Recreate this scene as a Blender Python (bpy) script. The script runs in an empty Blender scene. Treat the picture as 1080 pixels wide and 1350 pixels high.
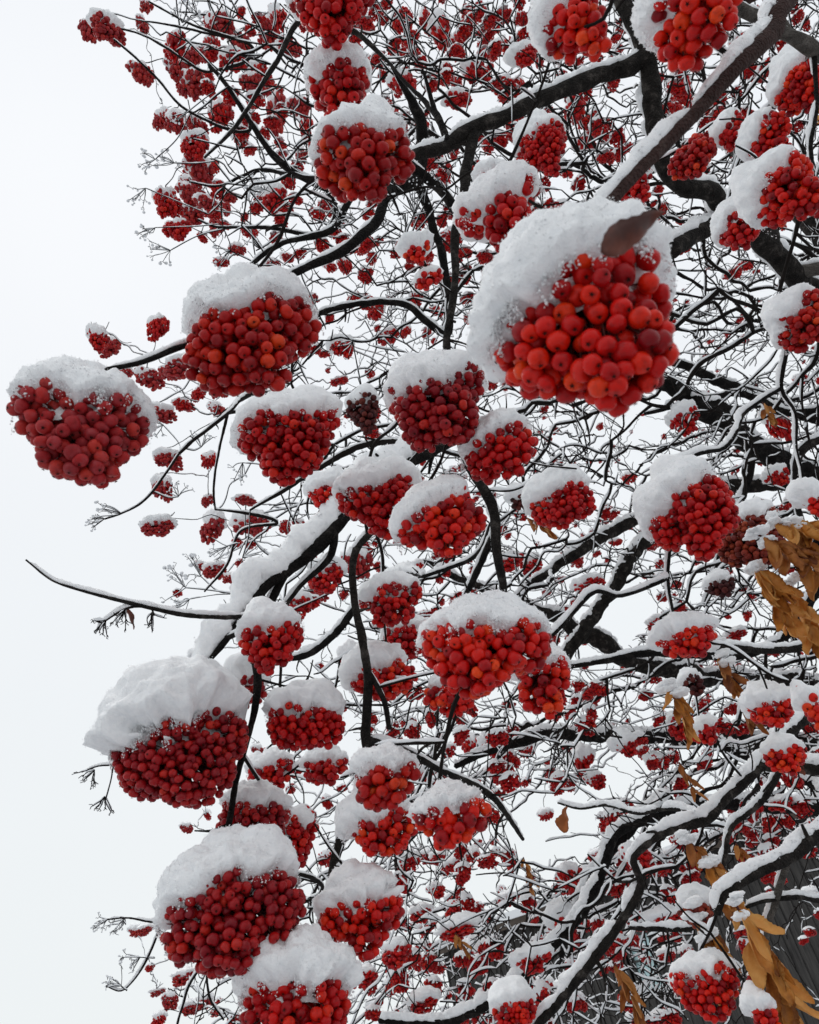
import bpy, math, random
import numpy as np
from mathutils import Vector, Matrix

R = math.radians
scene = bpy.context.scene
COL = scene.collection
rng = np.random.default_rng(11)
random.seed(11)

# ------------------------------------------------------------------ camera
W0, H0, FPX = 1080.0, 1350.0, 975.0
PITCH, ROLL = R(35), R(14)
CAM = np.array([0.0, 0.0, 1.55])
_f = np.array([0, math.cos(PITCH), math.sin(PITCH)])
_u0 = np.array([0, -math.sin(PITCH), math.cos(PITCH)])
_r0 = np.array([1.0, 0, 0])
CR = math.cos(ROLL) * _r0 - math.sin(ROLL) * _u0
CU = math.sin(ROLL) * _r0 + math.cos(ROLL) * _u0
CF = _f
cam_d = bpy.data.cameras.new('camera')
cam = bpy.data.objects.new('camera', cam_d)
COL.objects.link(cam)
m = Matrix.Identity(4)
for i in range(3):
    m[i][0] = CR[i]; m[i][1] = CU[i]; m[i][2] = -CF[i]; m[i][3] = CAM[i]
cam.matrix_world = m
cam_d.sensor_fit = 'VERTICAL'
cam_d.sensor_height = 36.0
cam_d.lens = 36.0 * FPX / H0
cam_d.clip_start = 0.02
cam_d.clip_end = 3000
cam_d.dof.use_dof = True
cam_d.dof.focus_distance = 0.85
cam_d.dof.aperture_fstop = cam_d.lens / 1.0
scene.camera = cam

def P(px, py, d):
    """world point at depth d (metres along the view axis) for a point of the picture"""
    return CAM + d * (CF + CR * ((px - W0 / 2) / FPX) - CU * ((py - H0 / 2) / FPX))

# ------------------------------------------------------------------ sky and sun (overcast)
SUN_EL, SUN_AZ = R(58), R(-35)
world = bpy.data.worlds.new('World')
scene.world = world
world.use_nodes = True
nt = world.node_tree
nt.nodes.clear()
o = nt.nodes.new('ShaderNodeOutputWorld')
bg = nt.nodes.new('ShaderNodeBackground')
sky = nt.nodes.new('ShaderNodeTexSky')
sky.sky_type = 'NISHITA'
sky.sun_disc = False
sky.sun_elevation = SUN_EL
sky.sun_rotation = SUN_AZ
sky.dust_density = 4.0
mix = nt.nodes.new('ShaderNodeMixRGB')
mix.inputs[0].default_value = 0.985          # closed cloud cover
tc = nt.nodes.new('ShaderNodeTexCoord')
sep = nt.nodes.new('ShaderNodeSeparateXYZ')
nt.links.new(tc.outputs['Generated'], sep.inputs[0])
ramp = nt.nodes.new('ShaderNodeValToRGB')
ramp.color_ramp.elements[0].position = 0.0
ramp.color_ramp.elements[0].color = (.855, .895, .905, 1)
ramp.color_ramp.elements[1].position = 0.75
ramp.color_ramp.elements[1].color = (.885, .915, .955, 1)
nz = nt.nodes.new('ShaderNodeTexNoise'); nz.inputs['Scale'].default_value = 1.2; nz.inputs['Detail'].default_value = 3
mr = nt.nodes.new('ShaderNodeMapRange'); mr.inputs['To Min'].default_value = 9.6; mr.inputs['To Max'].default_value = 10.4
nt.links.new(tc.outputs['Generated'], nz.inputs['Vector'])
nt.links.new(nz.outputs['Fac'], mr.inputs['Value'])
vm = nt.nodes.new('ShaderNodeVectorMath'); vm.operation = 'SCALE'
nt.links.new(sep.outputs['Z'], ramp.inputs[0])
nt.links.new(ramp.outputs[0], vm.inputs[0])
nt.links.new(mr.outputs[0], vm.inputs['Scale'])
nt.links.new(sky.outputs[0], mix.inputs[1])
nt.links.new(vm.outputs[0], mix.inputs[2])
nt.links.new(mix.outputs[0], bg.inputs[0])
bg.inputs[1].default_value = 0.1
nt.links.new(bg.outputs[0], o.inputs[0])

sd = bpy.data.lights.new('sun', 'SUN')
sd.energy = 1.1
sd.angle = R(28)
sd.color = (1, .97, .93)
sun = bpy.data.objects.new('sun', sd)
COL.objects.link(sun)
sun.rotation_euler = (Vector((math.sin(-SUN_AZ) * -math.cos(SUN_EL), math.cos(SUN_AZ) * math.cos(SUN_EL), math.sin(SUN_EL)))).to_track_quat('Z', 'Y').to_euler()
scene.view_settings.view_transform = 'Standard'
scene.view_settings.look = 'None'
scene.view_settings.exposure = 0.0
scene.view_settings.gamma = 1.0
scene.cycles.max_bounces = 8
scene.cycles.transparent_max_bounces = 8

# ------------------------------------------------------------------ helpers
def unit(v):
    v = np.asarray(v, float)
    return v / (np.linalg.norm(v, axis=-1, keepdims=True) + 1e-12)

def _hash(ix, iy, iz):
    n = (ix.astype(np.int64) * 374761393 + iy.astype(np.int64) * 668265263 + iz.astype(np.int64) * 1440662683) & 0x7fffffff
    n = ((n ^ (n >> 13)) * 1274126177) & 0x7fffffff
    return ((n ^ (n >> 16)) & 0xffff) / 32767.5 - 1.0

def vnoise(p, s=1.0, off=0.0):
    p = np.asarray(p, float) * s + off + 1000.0
    i = np.floor(p); f = p - i; f = f * f * (3 - 2 * f)
    i = i.astype(np.int64)
    r = 0
    for dx in (0, 1):
        for dy in (0, 1):
            for dz in (0, 1):
                w = (f[..., 0] if dx else 1 - f[..., 0]) * (f[..., 1] if dy else 1 - f[..., 1]) * (f[..., 2] if dz else 1 - f[..., 2])
                r = r + w * _hash(i[..., 0] + dx, i[..., 1] + dy, i[..., 2] + dz)
    return r

def sstep(a, b, x):
    t = np.clip((x - a) / (b - a), 0, 1)
    return t * t * (3 - 2 * t)

def mk_mesh(name, V, polys, smooth=True):
    """polys: list of (faces array (m,k), material index)"""
    me = bpy.data.meshes.new(name)
    V = np.asarray(V, np.float32)
    me.vertices.add(len(V))
    me.vertices.foreach_set('co', V.ravel())
    idx = np.concatenate([np.asarray(f, np.int32).ravel() for f, _ in polys])
    tot = np.concatenate([np.full(len(f), f.shape[1], np.int32) for f, _ in polys])
    st = np.concatenate([[0], np.cumsum(tot)[:-1]]).astype(np.int32)
    mi = np.concatenate([np.full(len(f), k, np.int32) for f, k in polys])
    me.loops.add(len(idx))
    me.loops.foreach_set('vertex_index', idx)
    me.polygons.add(len(tot))
    me.polygons.foreach_set('loop_start', st)
    me.polygons.foreach_set('loop_total', tot)
    me.polygons.foreach_set('material_index', mi)
    me.polygons.foreach_set('use_smooth', np.full(len(tot), smooth))
    me.update()
    me.validate()
    return me

def link(name, me, mats, parent=None, matrix=None):
    ob = bpy.data.objects.new(name, me)
    if me is not None and mats and len(me.materials) == 0:
        for x in (mats if isinstance(mats, (list, tuple)) else [mats]):
            me.materials.append(x)
    COL.objects.link(ob)
    if parent is not None:
        ob.parent = parent
    if matrix is not None:
        ob.matrix_local = matrix
    return ob

def tag(ob, label=None, cat=None, group=None, kind=None):
    if label: ob['label'] = label
    if cat: ob['category'] = cat
    if group: ob['group'] = group
    if kind: ob['kind'] = kind
    return ob

def mat4(x, y, z, loc, s=(1, 1, 1)):
    mm = Matrix.Identity(4)
    for i in range(3):
        mm[i][0] = x[i] * s[0]; mm[i][1] = y[i] * s[1]; mm[i][2] = z[i] * s[2]; mm[i][3] = loc[i]
    return mm

class MB:
    """collects geometry for one mesh"""
    def __init__(s): s.V = []; s.F = {}; s.n = 0
    def add(s, V, F, mi=0):
        s.V.append(np.asarray(V, float)); F = np.asarray(F)
        s.F.setdefault((F.shape[1], mi), []).append(F + s.n); s.n += len(V)
    def mesh(s, name, smooth=True):
        if not s.n: return None
        return mk_mesh(name, np.concatenate(s.V), [(np.concatenate(f), k[1]) for k, f in s.F.items()], smooth)
    def box(s, c, x, y, z, hx, hy, hz, mi=0):
        c = np.asarray(c, float)
        V = [c + a * hx * x + b * hy * y + g * hz * z for a in (-1, 1) for b in (-1, 1) for g in (-1, 1)]
        s.add(V, [[0, 1, 3, 2], [4, 6, 7, 5], [0, 4, 5, 1], [2, 3, 7, 6], [0, 2, 6, 4], [1, 5, 7, 3]], mi)

def frames(Pts):
    T = np.gradient(Pts, axis=0)
    T = unit(T)
    A = np.empty_like(T); a = np.array([0.31, 0.17, 0.93])
    a = a - T[0] * a.dot(T[0])
    if np.linalg.norm(a) < .1: a = np.array([1.0, .2, 0]) - T[0] * np.array([1.0, .2, 0]).dot(T[0])
    for i in range(len(T)):
        a = a - T[i] * a.dot(T[i]); a = a / (np.linalg.norm(a) + 1e-9); A[i] = a
    return T, A, np.cross(T, A)

def tube(mb, Pts, rad, sides=6, mi=0, rough=0.0):
    Pts = np.asarray(Pts, float); n = len(Pts)
    if n < 2: return
    rad = np.broadcast_to(np.asarray(rad, float), (n,))
    T, A, B = frames(Pts)
    an = np.arange(sides) * 2 * math.pi / sides
    ring = A[:, None, :] * np.cos(an)[None, :, None] + B[:, None, :] * np.sin(an)[None, :, None]
    V = Pts[:, None, :] + ring * rad[:, None, None]
    if rough:
        nn = vnoise(V, 1 / (rad.max() * 1.6 + 1e-6)) * .6 + vnoise(V, 1 / (rad.max() * .5 + 1e-6), 7) * .4
        V = V + ring * (nn * rough * rad[:, None])[..., None]
    V = V.reshape(-1, 3)
    i = np.arange(n - 1)[:, None] * sides; j = np.arange(sides)[None, :]; k = (j + 1) % sides
    F = np.stack([i + j, i + k, i + sides + k, i + sides + j], -1).reshape(-1, 4)
    c0 = len(V); V = np.concatenate([V, [Pts[0] - T[0] * rad[0] * .3, Pts[-1] + T[-1] * rad[-1] * .6]])
    cap = [[(a + 1) % sides, a, c0] for a in range(sides)] + [[c0 - sides + a, c0 - sides + (a + 1) % sides, c0 + 1] for a in range(sides)]
    mb.add(V, F, mi)
    mb.F.setdefault((3, mi), []).append(np.asarray(cap) + mb.n - len(V))

def resample(pts, step):
    pts = np.asarray(pts, float)
    # Catmull-Rom through the rows (any number of columns; first three are the position)
    Q = np.vstack([2 * pts[0] - pts[1], pts, 2 * pts[-1] - pts[-2]])
    out = []
    for i in range(1, len(Q) - 2):
        a, b, c, d = Q[i - 1], Q[i], Q[i + 1], Q[i + 2]
        L = np.linalg.norm((c - b)[:3]); k = max(1, int(math.ceil(L / step)))
        for t in np.arange(k) / k:
            out.append(.5 * ((2 * b) + (c - a) * t + (2 * a - 5 * b + 4 * c - d) * t * t + (3 * b - a - 3 * c + d) * t ** 3))
    out.append(pts[-1])
    return np.array(out)

UP = np.array([0, 0, 1.0])
OCT_V = np.array([[1, 0, 0], [-1, 0, 0], [0, 1, 0], [0, -1, 0], [0, 0, 1], [0, 0, -1]], float)
OCT_F = np.array([[0, 2, 4], [2, 1, 4], [1, 3, 4], [3, 0, 4], [2, 0, 5], [1, 2, 5], [3, 1, 5], [0, 3, 5]])
GR = np.random.default_rng(99)
def grains_at(mb, pos, lo, hi):
    """loose snow crystals and crumbs at the given points"""
    n = len(pos)
    if not n: return
    q = unit(GR.normal(size=(n, 4))); w_, x_, y_, z_ = q.T
    Rm = np.stack([np.stack([1 - 2 * (y_ * y_ + z_ * z_), 2 * (x_ * y_ - z_ * w_), 2 * (x_ * z_ + y_ * w_)], -1),
                   np.stack([2 * (x_ * y_ + z_ * w_), 1 - 2 * (x_ * x_ + z_ * z_), 2 * (y_ * z_ - x_ * w_)], -1),
                   np.stack([2 * (x_ * z_ - y_ * w_), 2 * (y_ * z_ + x_ * w_), 1 - 2 * (x_ * x_ + y_ * y_)], -1)], 1)
    sc = (lo + (hi - lo) * GR.random(n) ** 2)[:, None, None]
    el = np.ones((n, 1, 3)); el[:, 0, 2] = GR.uniform(.4, 1.5, n)
    V = (OCT_V[None] * el * sc) @ Rm + pos[:, None]
    F = OCT_F[None] + (np.arange(n) * 6)[:, None, None]
    mb.add(V.reshape(-1, 3), F.reshape(-1, 3))

def snow_strip(mb, Pts, rad, base, k=1.0, sides=7, seed=0.0, cover=0.0, crumbs=0):
    """snow lying along the upper side of a branch; base = snow half width on a thin twig"""
    Pts = np.asarray(Pts, float); n = len(Pts)
    if n < 3: return
    T = unit(np.gradient(Pts, axis=0))
    hor = np.sqrt(np.clip(1 - T[:, 2] ** 2, 0, 1))
    keep = sstep(.25, .75, hor)
    nz = vnoise(Pts, 12.0, seed) * .6 + vnoise(Pts, 45.0, seed + 3) * .4
    keep = keep * sstep(-.45 - cover, .05 - cover, nz)
    hs = (base + rad * .3) * keep * (1 + .35 * vnoise(Pts, 60, seed + 9)) * k
    hs = np.clip(hs, 0, None)
    hs[0] *= .3; hs[-1] *= .3
    side = unit(np.cross(T, UP)); upn = unit(np.cross(side, T))
    # split into runs
    on = hs > base * .3
    i = 0
    an = np.arange(sides) * 2 * math.pi / sides
    while i < n:
        if not on[i]: i += 1; continue
        j = i
        while j + 1 < n and on[j + 1]: j += 1
        if j - i >= 2:
            sl = slice(i, j + 1)
            H_ = hs[sl].copy(); H_[0] *= .3; H_[-1] *= .3
            r = (rad[sl] * .7 + H_) * .5
            wd = np.minimum(rad[sl] * .85 + H_ * .22, r * 1.6)
            c = Pts[sl] + upn[sl] * (rad[sl] * .3 + r)[:, None]
            ring = side[sl][:, None] * (np.cos(an)[None, :, None] * wd[:, None, None]) + upn[sl][:, None] * (np.sin(an)[None, :, None] * r[:, None, None])
            V = c[:, None] + ring
            g = vnoise(V, 260, seed) * .25 + vnoise(V, 110, seed) * .3 + vnoise(V, 40, seed) * .25
            V = V + ring * g[..., None]
            if crumbs:
                flat = V.reshape(-1, 3); ln = np.linalg.norm(np.diff(Pts[sl], axis=0), axis=1).sum()
                nn_ = int(crumbs * ln)
                pk = GR.integers(len(flat), size=nn_)
                lump = float(min(np.median(H_), .008))
                grains_at(mb, flat[pk] + GR.normal(size=(nn_, 3)) * lump * .10, lump * .03, lump * .17)
            m_ = j - i + 1
            V = V.reshape(-1, 3)
            a = np.arange(m_ - 1)[:, None] * sides; b = np.arange(sides)[None, :]; cc = (b + 1) % sides
            F = np.stack([a + b, a + cc, a + sides + cc, a + sides + b], -1).reshape(-1, 4)
            n0 = len(V); V = np.concatenate([V, [c[0], c[-1]]])
            mb.add(V, F)
            cap = [[(q + 1) % sides, q, n0] for q in range(sides)] + [[n0 - sides + q, n0 - sides + (q + 1) % sides, n0 + 1] for q in range(sides)]
            mb.F.setdefault((3, 0), []).append(np.asarray(cap) + mb.n - len(V))
        i = j + 1

# ------------------------------------------------------------------ materials
def new_mat(name):
    mt = bpy.data.materials.new(name); mt.use_nodes = True
    n = mt.node_tree.nodes; l = mt.node_tree.links
    return mt, n, l, n['Principled BSDF']

def bump(n, l, b, scale, strength, dist, detail=4, coord='Object'):
    t = n.new('ShaderNodeTexCoord'); z = n.new('ShaderNodeTexNoise')
    z.inputs['Scale'].default_value = scale; z.inputs['Detail'].default_value = detail
    l.new(t.outputs[coord], z.inputs['Vector'])
    bp = n.new('ShaderNodeBump'); bp.inputs['Strength'].default_value = strength; bp.inputs['Distance'].default_value = dist
    l.new(z.outputs['Fac'], bp.inputs['Height']); l.new(bp.outputs[0], b.inputs['Normal'])
    return t, z

def berry_mat(name, cols, rough=.33, bloom=.05, spec=.2):
    mt, n, l, b = new_mat(name)
    geo = n.new('ShaderNodeNewGeometry'); oi = n.new('ShaderNodeObjectInfo')
    add = n.new('ShaderNodeMath'); add.operation = 'ADD'
    l.new(geo.outputs['Random Per Island'], add.inputs[0]); l.new(oi.outputs['Random'], add.inputs[1])
    fr = n.new('ShaderNodeMath'); fr.operation = 'FRACT'; l.new(add.outputs[0], fr.inputs[0])
    rp = n.new('ShaderNodeValToRGB')
    el = rp.color_ramp.elements
    while len(el) < len(cols): el.new(.5)
    for i, (p, c) in enumerate(cols): el[i].position = p; el[i].color = (*c, 1)
    l.new(fr.outputs[0], rp.inputs[0])
    t = n.new('ShaderNodeTexCoord'); z = n.new('ShaderNodeTexNoise'); z.inputs['Scale'].default_value = 160; z.inputs['Detail'].default_value = 3
    sh = n.new('ShaderNodeVectorMath'); sh.operation = 'ADD'; l.new(t.outputs['Object'], sh.inputs[0]); l.new(oi.outputs['Random'], sh.inputs[1])
    l.new(sh.outputs[0], z.inputs['Vector'])
    mx = n.new('ShaderNodeMixRGB'); mx.inputs[2].default_value = (.34, .06, .07, 1)
    mrr = n.new('ShaderNodeMapRange'); mrr.inputs['From Min'].default_value = .45; mrr.inputs['From Max'].default_value = .8; mrr.inputs['To Max'].default_value = bloom * 3
    l.new(z.outputs['Fac'], mrr.inputs['Value']); l.new(mrr.outputs[0], mx.inputs[0]); l.new(rp.outputs[0], mx.inputs[1])
    z3 = n.new('ShaderNodeTexNoise'); z3.inputs['Scale'].default_value = 330; z3.inputs['Detail'].default_value = 5; l.new(sh.outputs[0], z3.inputs['Vector'])
    dk = n.new('ShaderNodeMapRange'); dk.inputs['From Min'].default_value = .5; dk.inputs['From Max'].default_value = .72; dk.inputs['To Max'].default_value = .42
    l.new(z3.outputs['Fac'], dk.inputs['Value'])
    m2 = n.new('ShaderNodeMixRGB'); m2.inputs[2].default_value = (.10, .004, .005, 1)
    l.new(dk.outputs[0], m2.inputs[0]); l.new(mx.outputs[0], m2.inputs[1])
    l.new(m2.outputs[0], b.inputs['Base Color'])
    b.inputs['Roughness'].default_value = rough
    b.inputs['Specular IOR Level'].default_value = spec
    b.inputs['Subsurface Weight'].default_value = .18
    b.inputs['Subsurface Radius'].default_value = (1, .15, .08)
    b.inputs['Subsurface Scale'].default_value = .003
    z2 = n.new('ShaderNodeTexNoise'); z2.inputs['Scale'].default_value = 420; l.new(sh.outputs[0], z2.inputs['Vector'])
    bp = n.new('ShaderNodeBump'); bp.inputs['Strength'].default_value = .25; bp.inputs['Distance'].default_value = .0006
    l.new(z2.outputs['Fac'], bp.inputs['Height']); l.new(bp.outputs[0], b.inputs['Normal'])
    return mt

M = {}
M['berry_bright'] = berry_mat('berry_bright', [(0, (.20, .003, .007)), (.22, (.42, .004, .005)), (.5, (.60, .007, .004)), (.88, (.68, .018, .004)), (1, (.76, .055, .006))])
M['berry_mid'] = berry_mat('berry_mid', [(0, (.24, .002, .005)), (.4, (.42, .003, .005)), (.85, (.55, .005, .004)), (1, (.62, .02, .005))])
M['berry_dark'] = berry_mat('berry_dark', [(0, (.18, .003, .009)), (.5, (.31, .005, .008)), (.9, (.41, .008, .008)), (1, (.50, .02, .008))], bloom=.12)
M['berry_dull'] = berry_mat('berry_dull', [(0, (.25, .012, .016)), (.5, (.37, .013, .016)), (1, (.46, .030, .02))], rough=.5, bloom=.25)
M['berry_orange'] = berry_mat('berry_orange', [(0, (.24, .004, .006)), (.6, (.42, .006, .005)), (.9, (.54, .018, .006)), (1, (.66, .06, .008))])
M['berry_dead'] = berry_mat('berry_dead', [(0, (.02, .006, .006)), (.6, (.05, .008, .008)), (1, (.12, .02, .012))], rough=.6)
M['berry_rust'] = berry_mat('berry_rust', [(0, (.09, .012, .008)), (.6, (.2, .02, .01)), (1, (.34, .06, .02))], rough=.5)

def simple(name, col, rough, bs=None):
    mt, n, l, b = new_mat(name)
    b.inputs['Base Color'].default_value = (*col, 1); b.inputs['Roughness'].default_value = rough; b.inputs['Specular IOR Level'].default_value = .15
    if bs: bump(n, l, b, *bs)
    return mt
M['calyx'] = simple('calyx', (.035, .008, .006), .8)
M['stalk'] = simple('stalk', (.07, .018, .014), .6, (300, .3, .001))

def snow_mat():
    mt, n, l, b = new_mat('snow')
    t = n.new('ShaderNodeTexCoord')
    z1 = n.new('ShaderNodeTexNoise'); z1.inputs['Scale'].default_value = 900; z1.inputs['Detail'].default_value = 3
    z2 = n.new('ShaderNodeTexNoise'); z2.inputs['Scale'].default_value = 220; z2.inputs['Detail'].default_value = 5
    for z in (z1, z2): l.new(t.outputs['Object'], z.inputs['Vector'])
    ad = n.new('ShaderNodeMath'); ad.operation = 'ADD'; l.new(z1.outputs['Fac'], ad.inputs[0]); l.new(z2.outputs['Fac'], ad.inputs[1])
    bp = n.new('ShaderNodeBump'); bp.inputs['Strength'].default_value = .55; bp.inputs['Distance'].default_value = .0018
    l.new(ad.outputs[0], bp.inputs['Height']); l.new(bp.outputs[0], b.inputs['Normal'])
    rp = n.new('ShaderNodeValToRGB'); rp.color_ramp.elements[0].color = (.86, .875, .89, 1); rp.color_ramp.elements[1].color = (.955, .96, .965, 1)
    rp.color_ramp.elements[0].position = .3; rp.color_ramp.elements[1].position = .65
    l.new(z2.outputs['Fac'], rp.inputs[0]); l.new(rp.outputs[0], b.inputs['Base Color'])
    b.inputs['Roughness'].default_value = .75
    b.inputs['Specular IOR Level'].default_value = .3
    b.inputs['Subsurface Weight'].default_value = .35
    b.inputs['Subsurface Radius'].default_value = (1, 1, 1)
    b.inputs['Subsurface Scale'].default_value = .008
    return mt
M['snow'] = snow_mat()
M['snow_far'] = simple('snow_far', (.88, .895, .91), .8, (150, .6, .004))

def bark_mat(name, c1, c2, c3, sc=60):
    mt, n, l, b = new_mat(name)
    t = n.new('ShaderNodeTexCoord')
    z = n.new('ShaderNodeTexNoise'); z.inputs['Scale'].default_value = sc; z.inputs['Detail'].default_value = 6; z.inputs['Roughness'].default_value = .65
    l.new(t.outputs['Object'], z.inputs['Vector'])
    rp = n.new('ShaderNodeValToRGB'); e = rp.color_ramp.elements; e.new(.5)
    e[0].position = .32; e[0].color = (*c1, 1); e[1].position = .55; e[1].color = (*c2, 1); e[2].position = .74; e[2].color = (*c3, 1)
    l.new(z.outputs['Fac'], rp.inputs[0])
    v = n.new('ShaderNodeTexVoronoi'); v.inputs['Scale'].default_value = sc * 5; l.new(t.outputs['Object'], v.inputs['Vector'])
    mr_ = n.new('ShaderNodeMapRange'); mr_.inputs['From Min'].default_value = .0; mr_.inputs['From Max'].default_value = .16; mr_.inputs['To Min'].default_value = .5; mr_.inputs['To Max'].default_value = 0
    l.new(v.outputs['Distance'], mr_.inputs['Value'])
    mx = n.new('ShaderNodeMixRGB'); mx.inputs[2].default_value = (c3[0] * 1.7, c3[1] * 1.65, c3[2] * 1.55, 1)
    l.new(mr_.outputs[0], mx.inputs[0]); l.new(rp.outputs[0], mx.inputs[1]); l.new(mx.outputs[0], b.inputs['Base Color'])
    b.inputs['Roughness'].default_value = .85; b.inputs['Specular IOR Level'].default_value = .12
    bp = n.new('ShaderNodeBump'); bp.inputs['Strength'].default_value = 1.0; bp.inputs['Distance'].default_value = .004
    sm = n.new('ShaderNodeMath'); sm.operation = 'MULTIPLY_ADD'; sm.inputs[1].default_value = .8
    l.new(v.outputs['Distance'], sm.inputs[0]); l.new(z.outputs['Fac'], sm.inputs[2])
    l.new(sm.outputs[0], bp.inputs['Height']); l.new(bp.outputs[0], b.inputs['Normal'])
    return mt
M['bark'] = bark_mat('bark', (.005, .0045, .004), (.022, .019, .017), (.10, .088, .078))
M['bark_dark'] = bark_mat('bark_dark', (.003, .0027, .0025), (.010, .0085, .008), (.05, .044, .039))
M['bark_grey'] = bark_mat('bark_grey', (.05, .045, .04), (.12, .108, .096), (.21, .19, .17), 90)
M['bark_brown'] = bark_mat('bark_brown', (.035, .018, .015), (.065, .036, .032), (.10, .068, .06), 110)
M['twig'] = simple('twig', (.010, .0075, .0065), .9, (200, .4, .002))

def leaf_mat(name, c1, c2, c3):
    mt, n, l, b = new_mat(name)
    t = n.new('ShaderNodeTexCoord'); geo = n.new('ShaderNodeNewGeometry'); oi = n.new('ShaderNodeObjectInfo')
    z = n.new('ShaderNodeTexNoise'); z.inputs['Scale'].default_value = 70; z.inputs['Detail'].default_value = 6
    l.new(t.outputs['Object'], z.inputs['Vector'])
    ad = n.new('ShaderNodeMath'); ad.operation = 'MULTIPLY_ADD'; ad.inputs[1].default_value = .5
    l.new(oi.outputs['Random'], ad.inputs[0]); l.new(z.outputs['Fac'], ad.inputs[2])
    sb = n.new('ShaderNodeMath'); sb.operation = 'SUBTRACT'; sb.inputs[1].default_value = .25; l.new(ad.outputs[0], sb.inputs[0])
    rp = n.new('ShaderNodeValToRGB'); e = rp.color_ramp.elements; e.new(.5)
    e[0].position = .3; e[0].color = (*c1, 1); e[1].position = .5; e[1].color = (*c2, 1); e[2].position = .72; e[2].color = (*c3, 1)
    l.new(sb.outputs[0], rp.inputs[0]); l.new(rp.outputs[0], b.inputs['Base Color'])
    b.inputs['Roughness'].default_value = .55
    bp = n.new('ShaderNodeBump'); bp.inputs['Strength'].default_value = .6; bp.inputs['Distance'].default_value = .001
    l.new(z.outputs['Fac'], bp.inputs['Height']); l.new(bp.outputs[0], b.inputs['Normal'])
    tr = n.new('ShaderNodeBsdfTranslucent'); l.new(rp.outputs[0], tr.inputs[0])
    ms = n.new('ShaderNodeMixShader'); ms.inputs[0].default_value = .12 if 'brown' in name else .3
    l.new(b.outputs[0], ms.inputs[1]); l.new(tr.outputs[0], ms.inputs[2]); l.new(ms.outputs[0], n['Material Output'].inputs[0])
    return mt
M['leaf_tan'] = leaf_mat('leaf_tan', (.34, .11, .018), (.68, .28, .045), (.82, .44, .12))
M['leaf_rust'] = leaf_mat('leaf_rust', (.20, .052, .010), (.44, .145, .025), (.60, .26, .06))
M['leaf_brown'] = leaf_mat('leaf_brown', (.06, .014, .008), (.17, .035, .014), (.26, .065, .022))
M['leaf_orange'] = leaf_mat('leaf_orange', (.35, .10, .02), (.5, .15, .025), (.55, .2, .04))

def wood_mat(name, c1, c2, sc):
    mt, n, l, b = new_mat(name)
    t = n.new('ShaderNodeTexCoord'); mp = n.new('ShaderNodeMapping'); mp.inputs['Scale'].default_value = sc
    l.new(t.outputs['Object'], mp.inputs[0])
    z = n.new('ShaderNodeTexNoise'); z.inputs['Scale'].default_value = 3; z.inputs['Detail'].default_value = 8; z.inputs['Roughness'].default_value = .7
    l.new(mp.outputs[0], z.inputs['Vector'])
    rp = n.new('ShaderNodeValToRGB'); rp.color_ramp.elements[0].position = .3; rp.color_ramp.elements[1].position = .75
    rp.color_ramp.elements[0].color = (*c1, 1); rp.color_ramp.elements[1].color = (*c2, 1)
    l.new(z.outputs['Fac'], rp.inputs[0]); l.new(rp.outputs[0], b.inputs['Base Color']); b.inputs['Roughness'].default_value = .85
    bp = n.new('ShaderNodeBump'); bp.inputs['Strength'].default_value = .7; bp.inputs['Distance'].default_value = .006
    l.new(z.outputs['Fac'], bp.inputs['Height']); l.new(bp.outputs[0], b.inputs['Normal'])
    return mt
M['plank'] = wood_mat('plank', (.012, .011, .011), (.085, .079, .073), (12, 12, 1))
M['soffit'] = wood_mat('soffit', (.03, .022, .017), (.12, .09, .07), (2, 12, 12))
mt, n, l, b = new_mat('pane')
b.inputs['Base Color'].default_value = (.42, .60, .62, 1); b.inputs['Roughness'].default_value = .12
b.inputs['Specular IOR Level'].default_value = .8
M['pane'] = mt

# ------------------------------------------------------------------ ground
g = MB()
xs = np.concatenate([-np.geomspace(1200, 3, 18), np.linspace(-2, 2, 9), np.geomspace(3, 1200, 18)])
X, Y = np.meshgrid(xs, xs, indexing='ij')
Z = (vnoise(np.stack([X, Y, X * 0], -1), .35) * .06 + vnoise(np.stack([X, Y, X * 0], -1), .05, 4) * .3) * sstep(1, 20, np.hypot(X, Y)) * sstep(900, 60, np.hypot(X, Y))
nx = len(xs)
ii = (np.arange(nx - 1)[:, None] * nx + np.arange(nx - 1)[None]).ravel()
g.add(np.stack([X, Y, Z], -1).reshape(-1, 3), np.stack([ii, ii + nx, ii + nx + 1, ii + 1], -1))
gm = simple('ground_snow', (.42, .43, .45), .9, (6, .5, .05))
tag(link('ground', g.mesh('ground'), gm), kind='structure')

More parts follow.
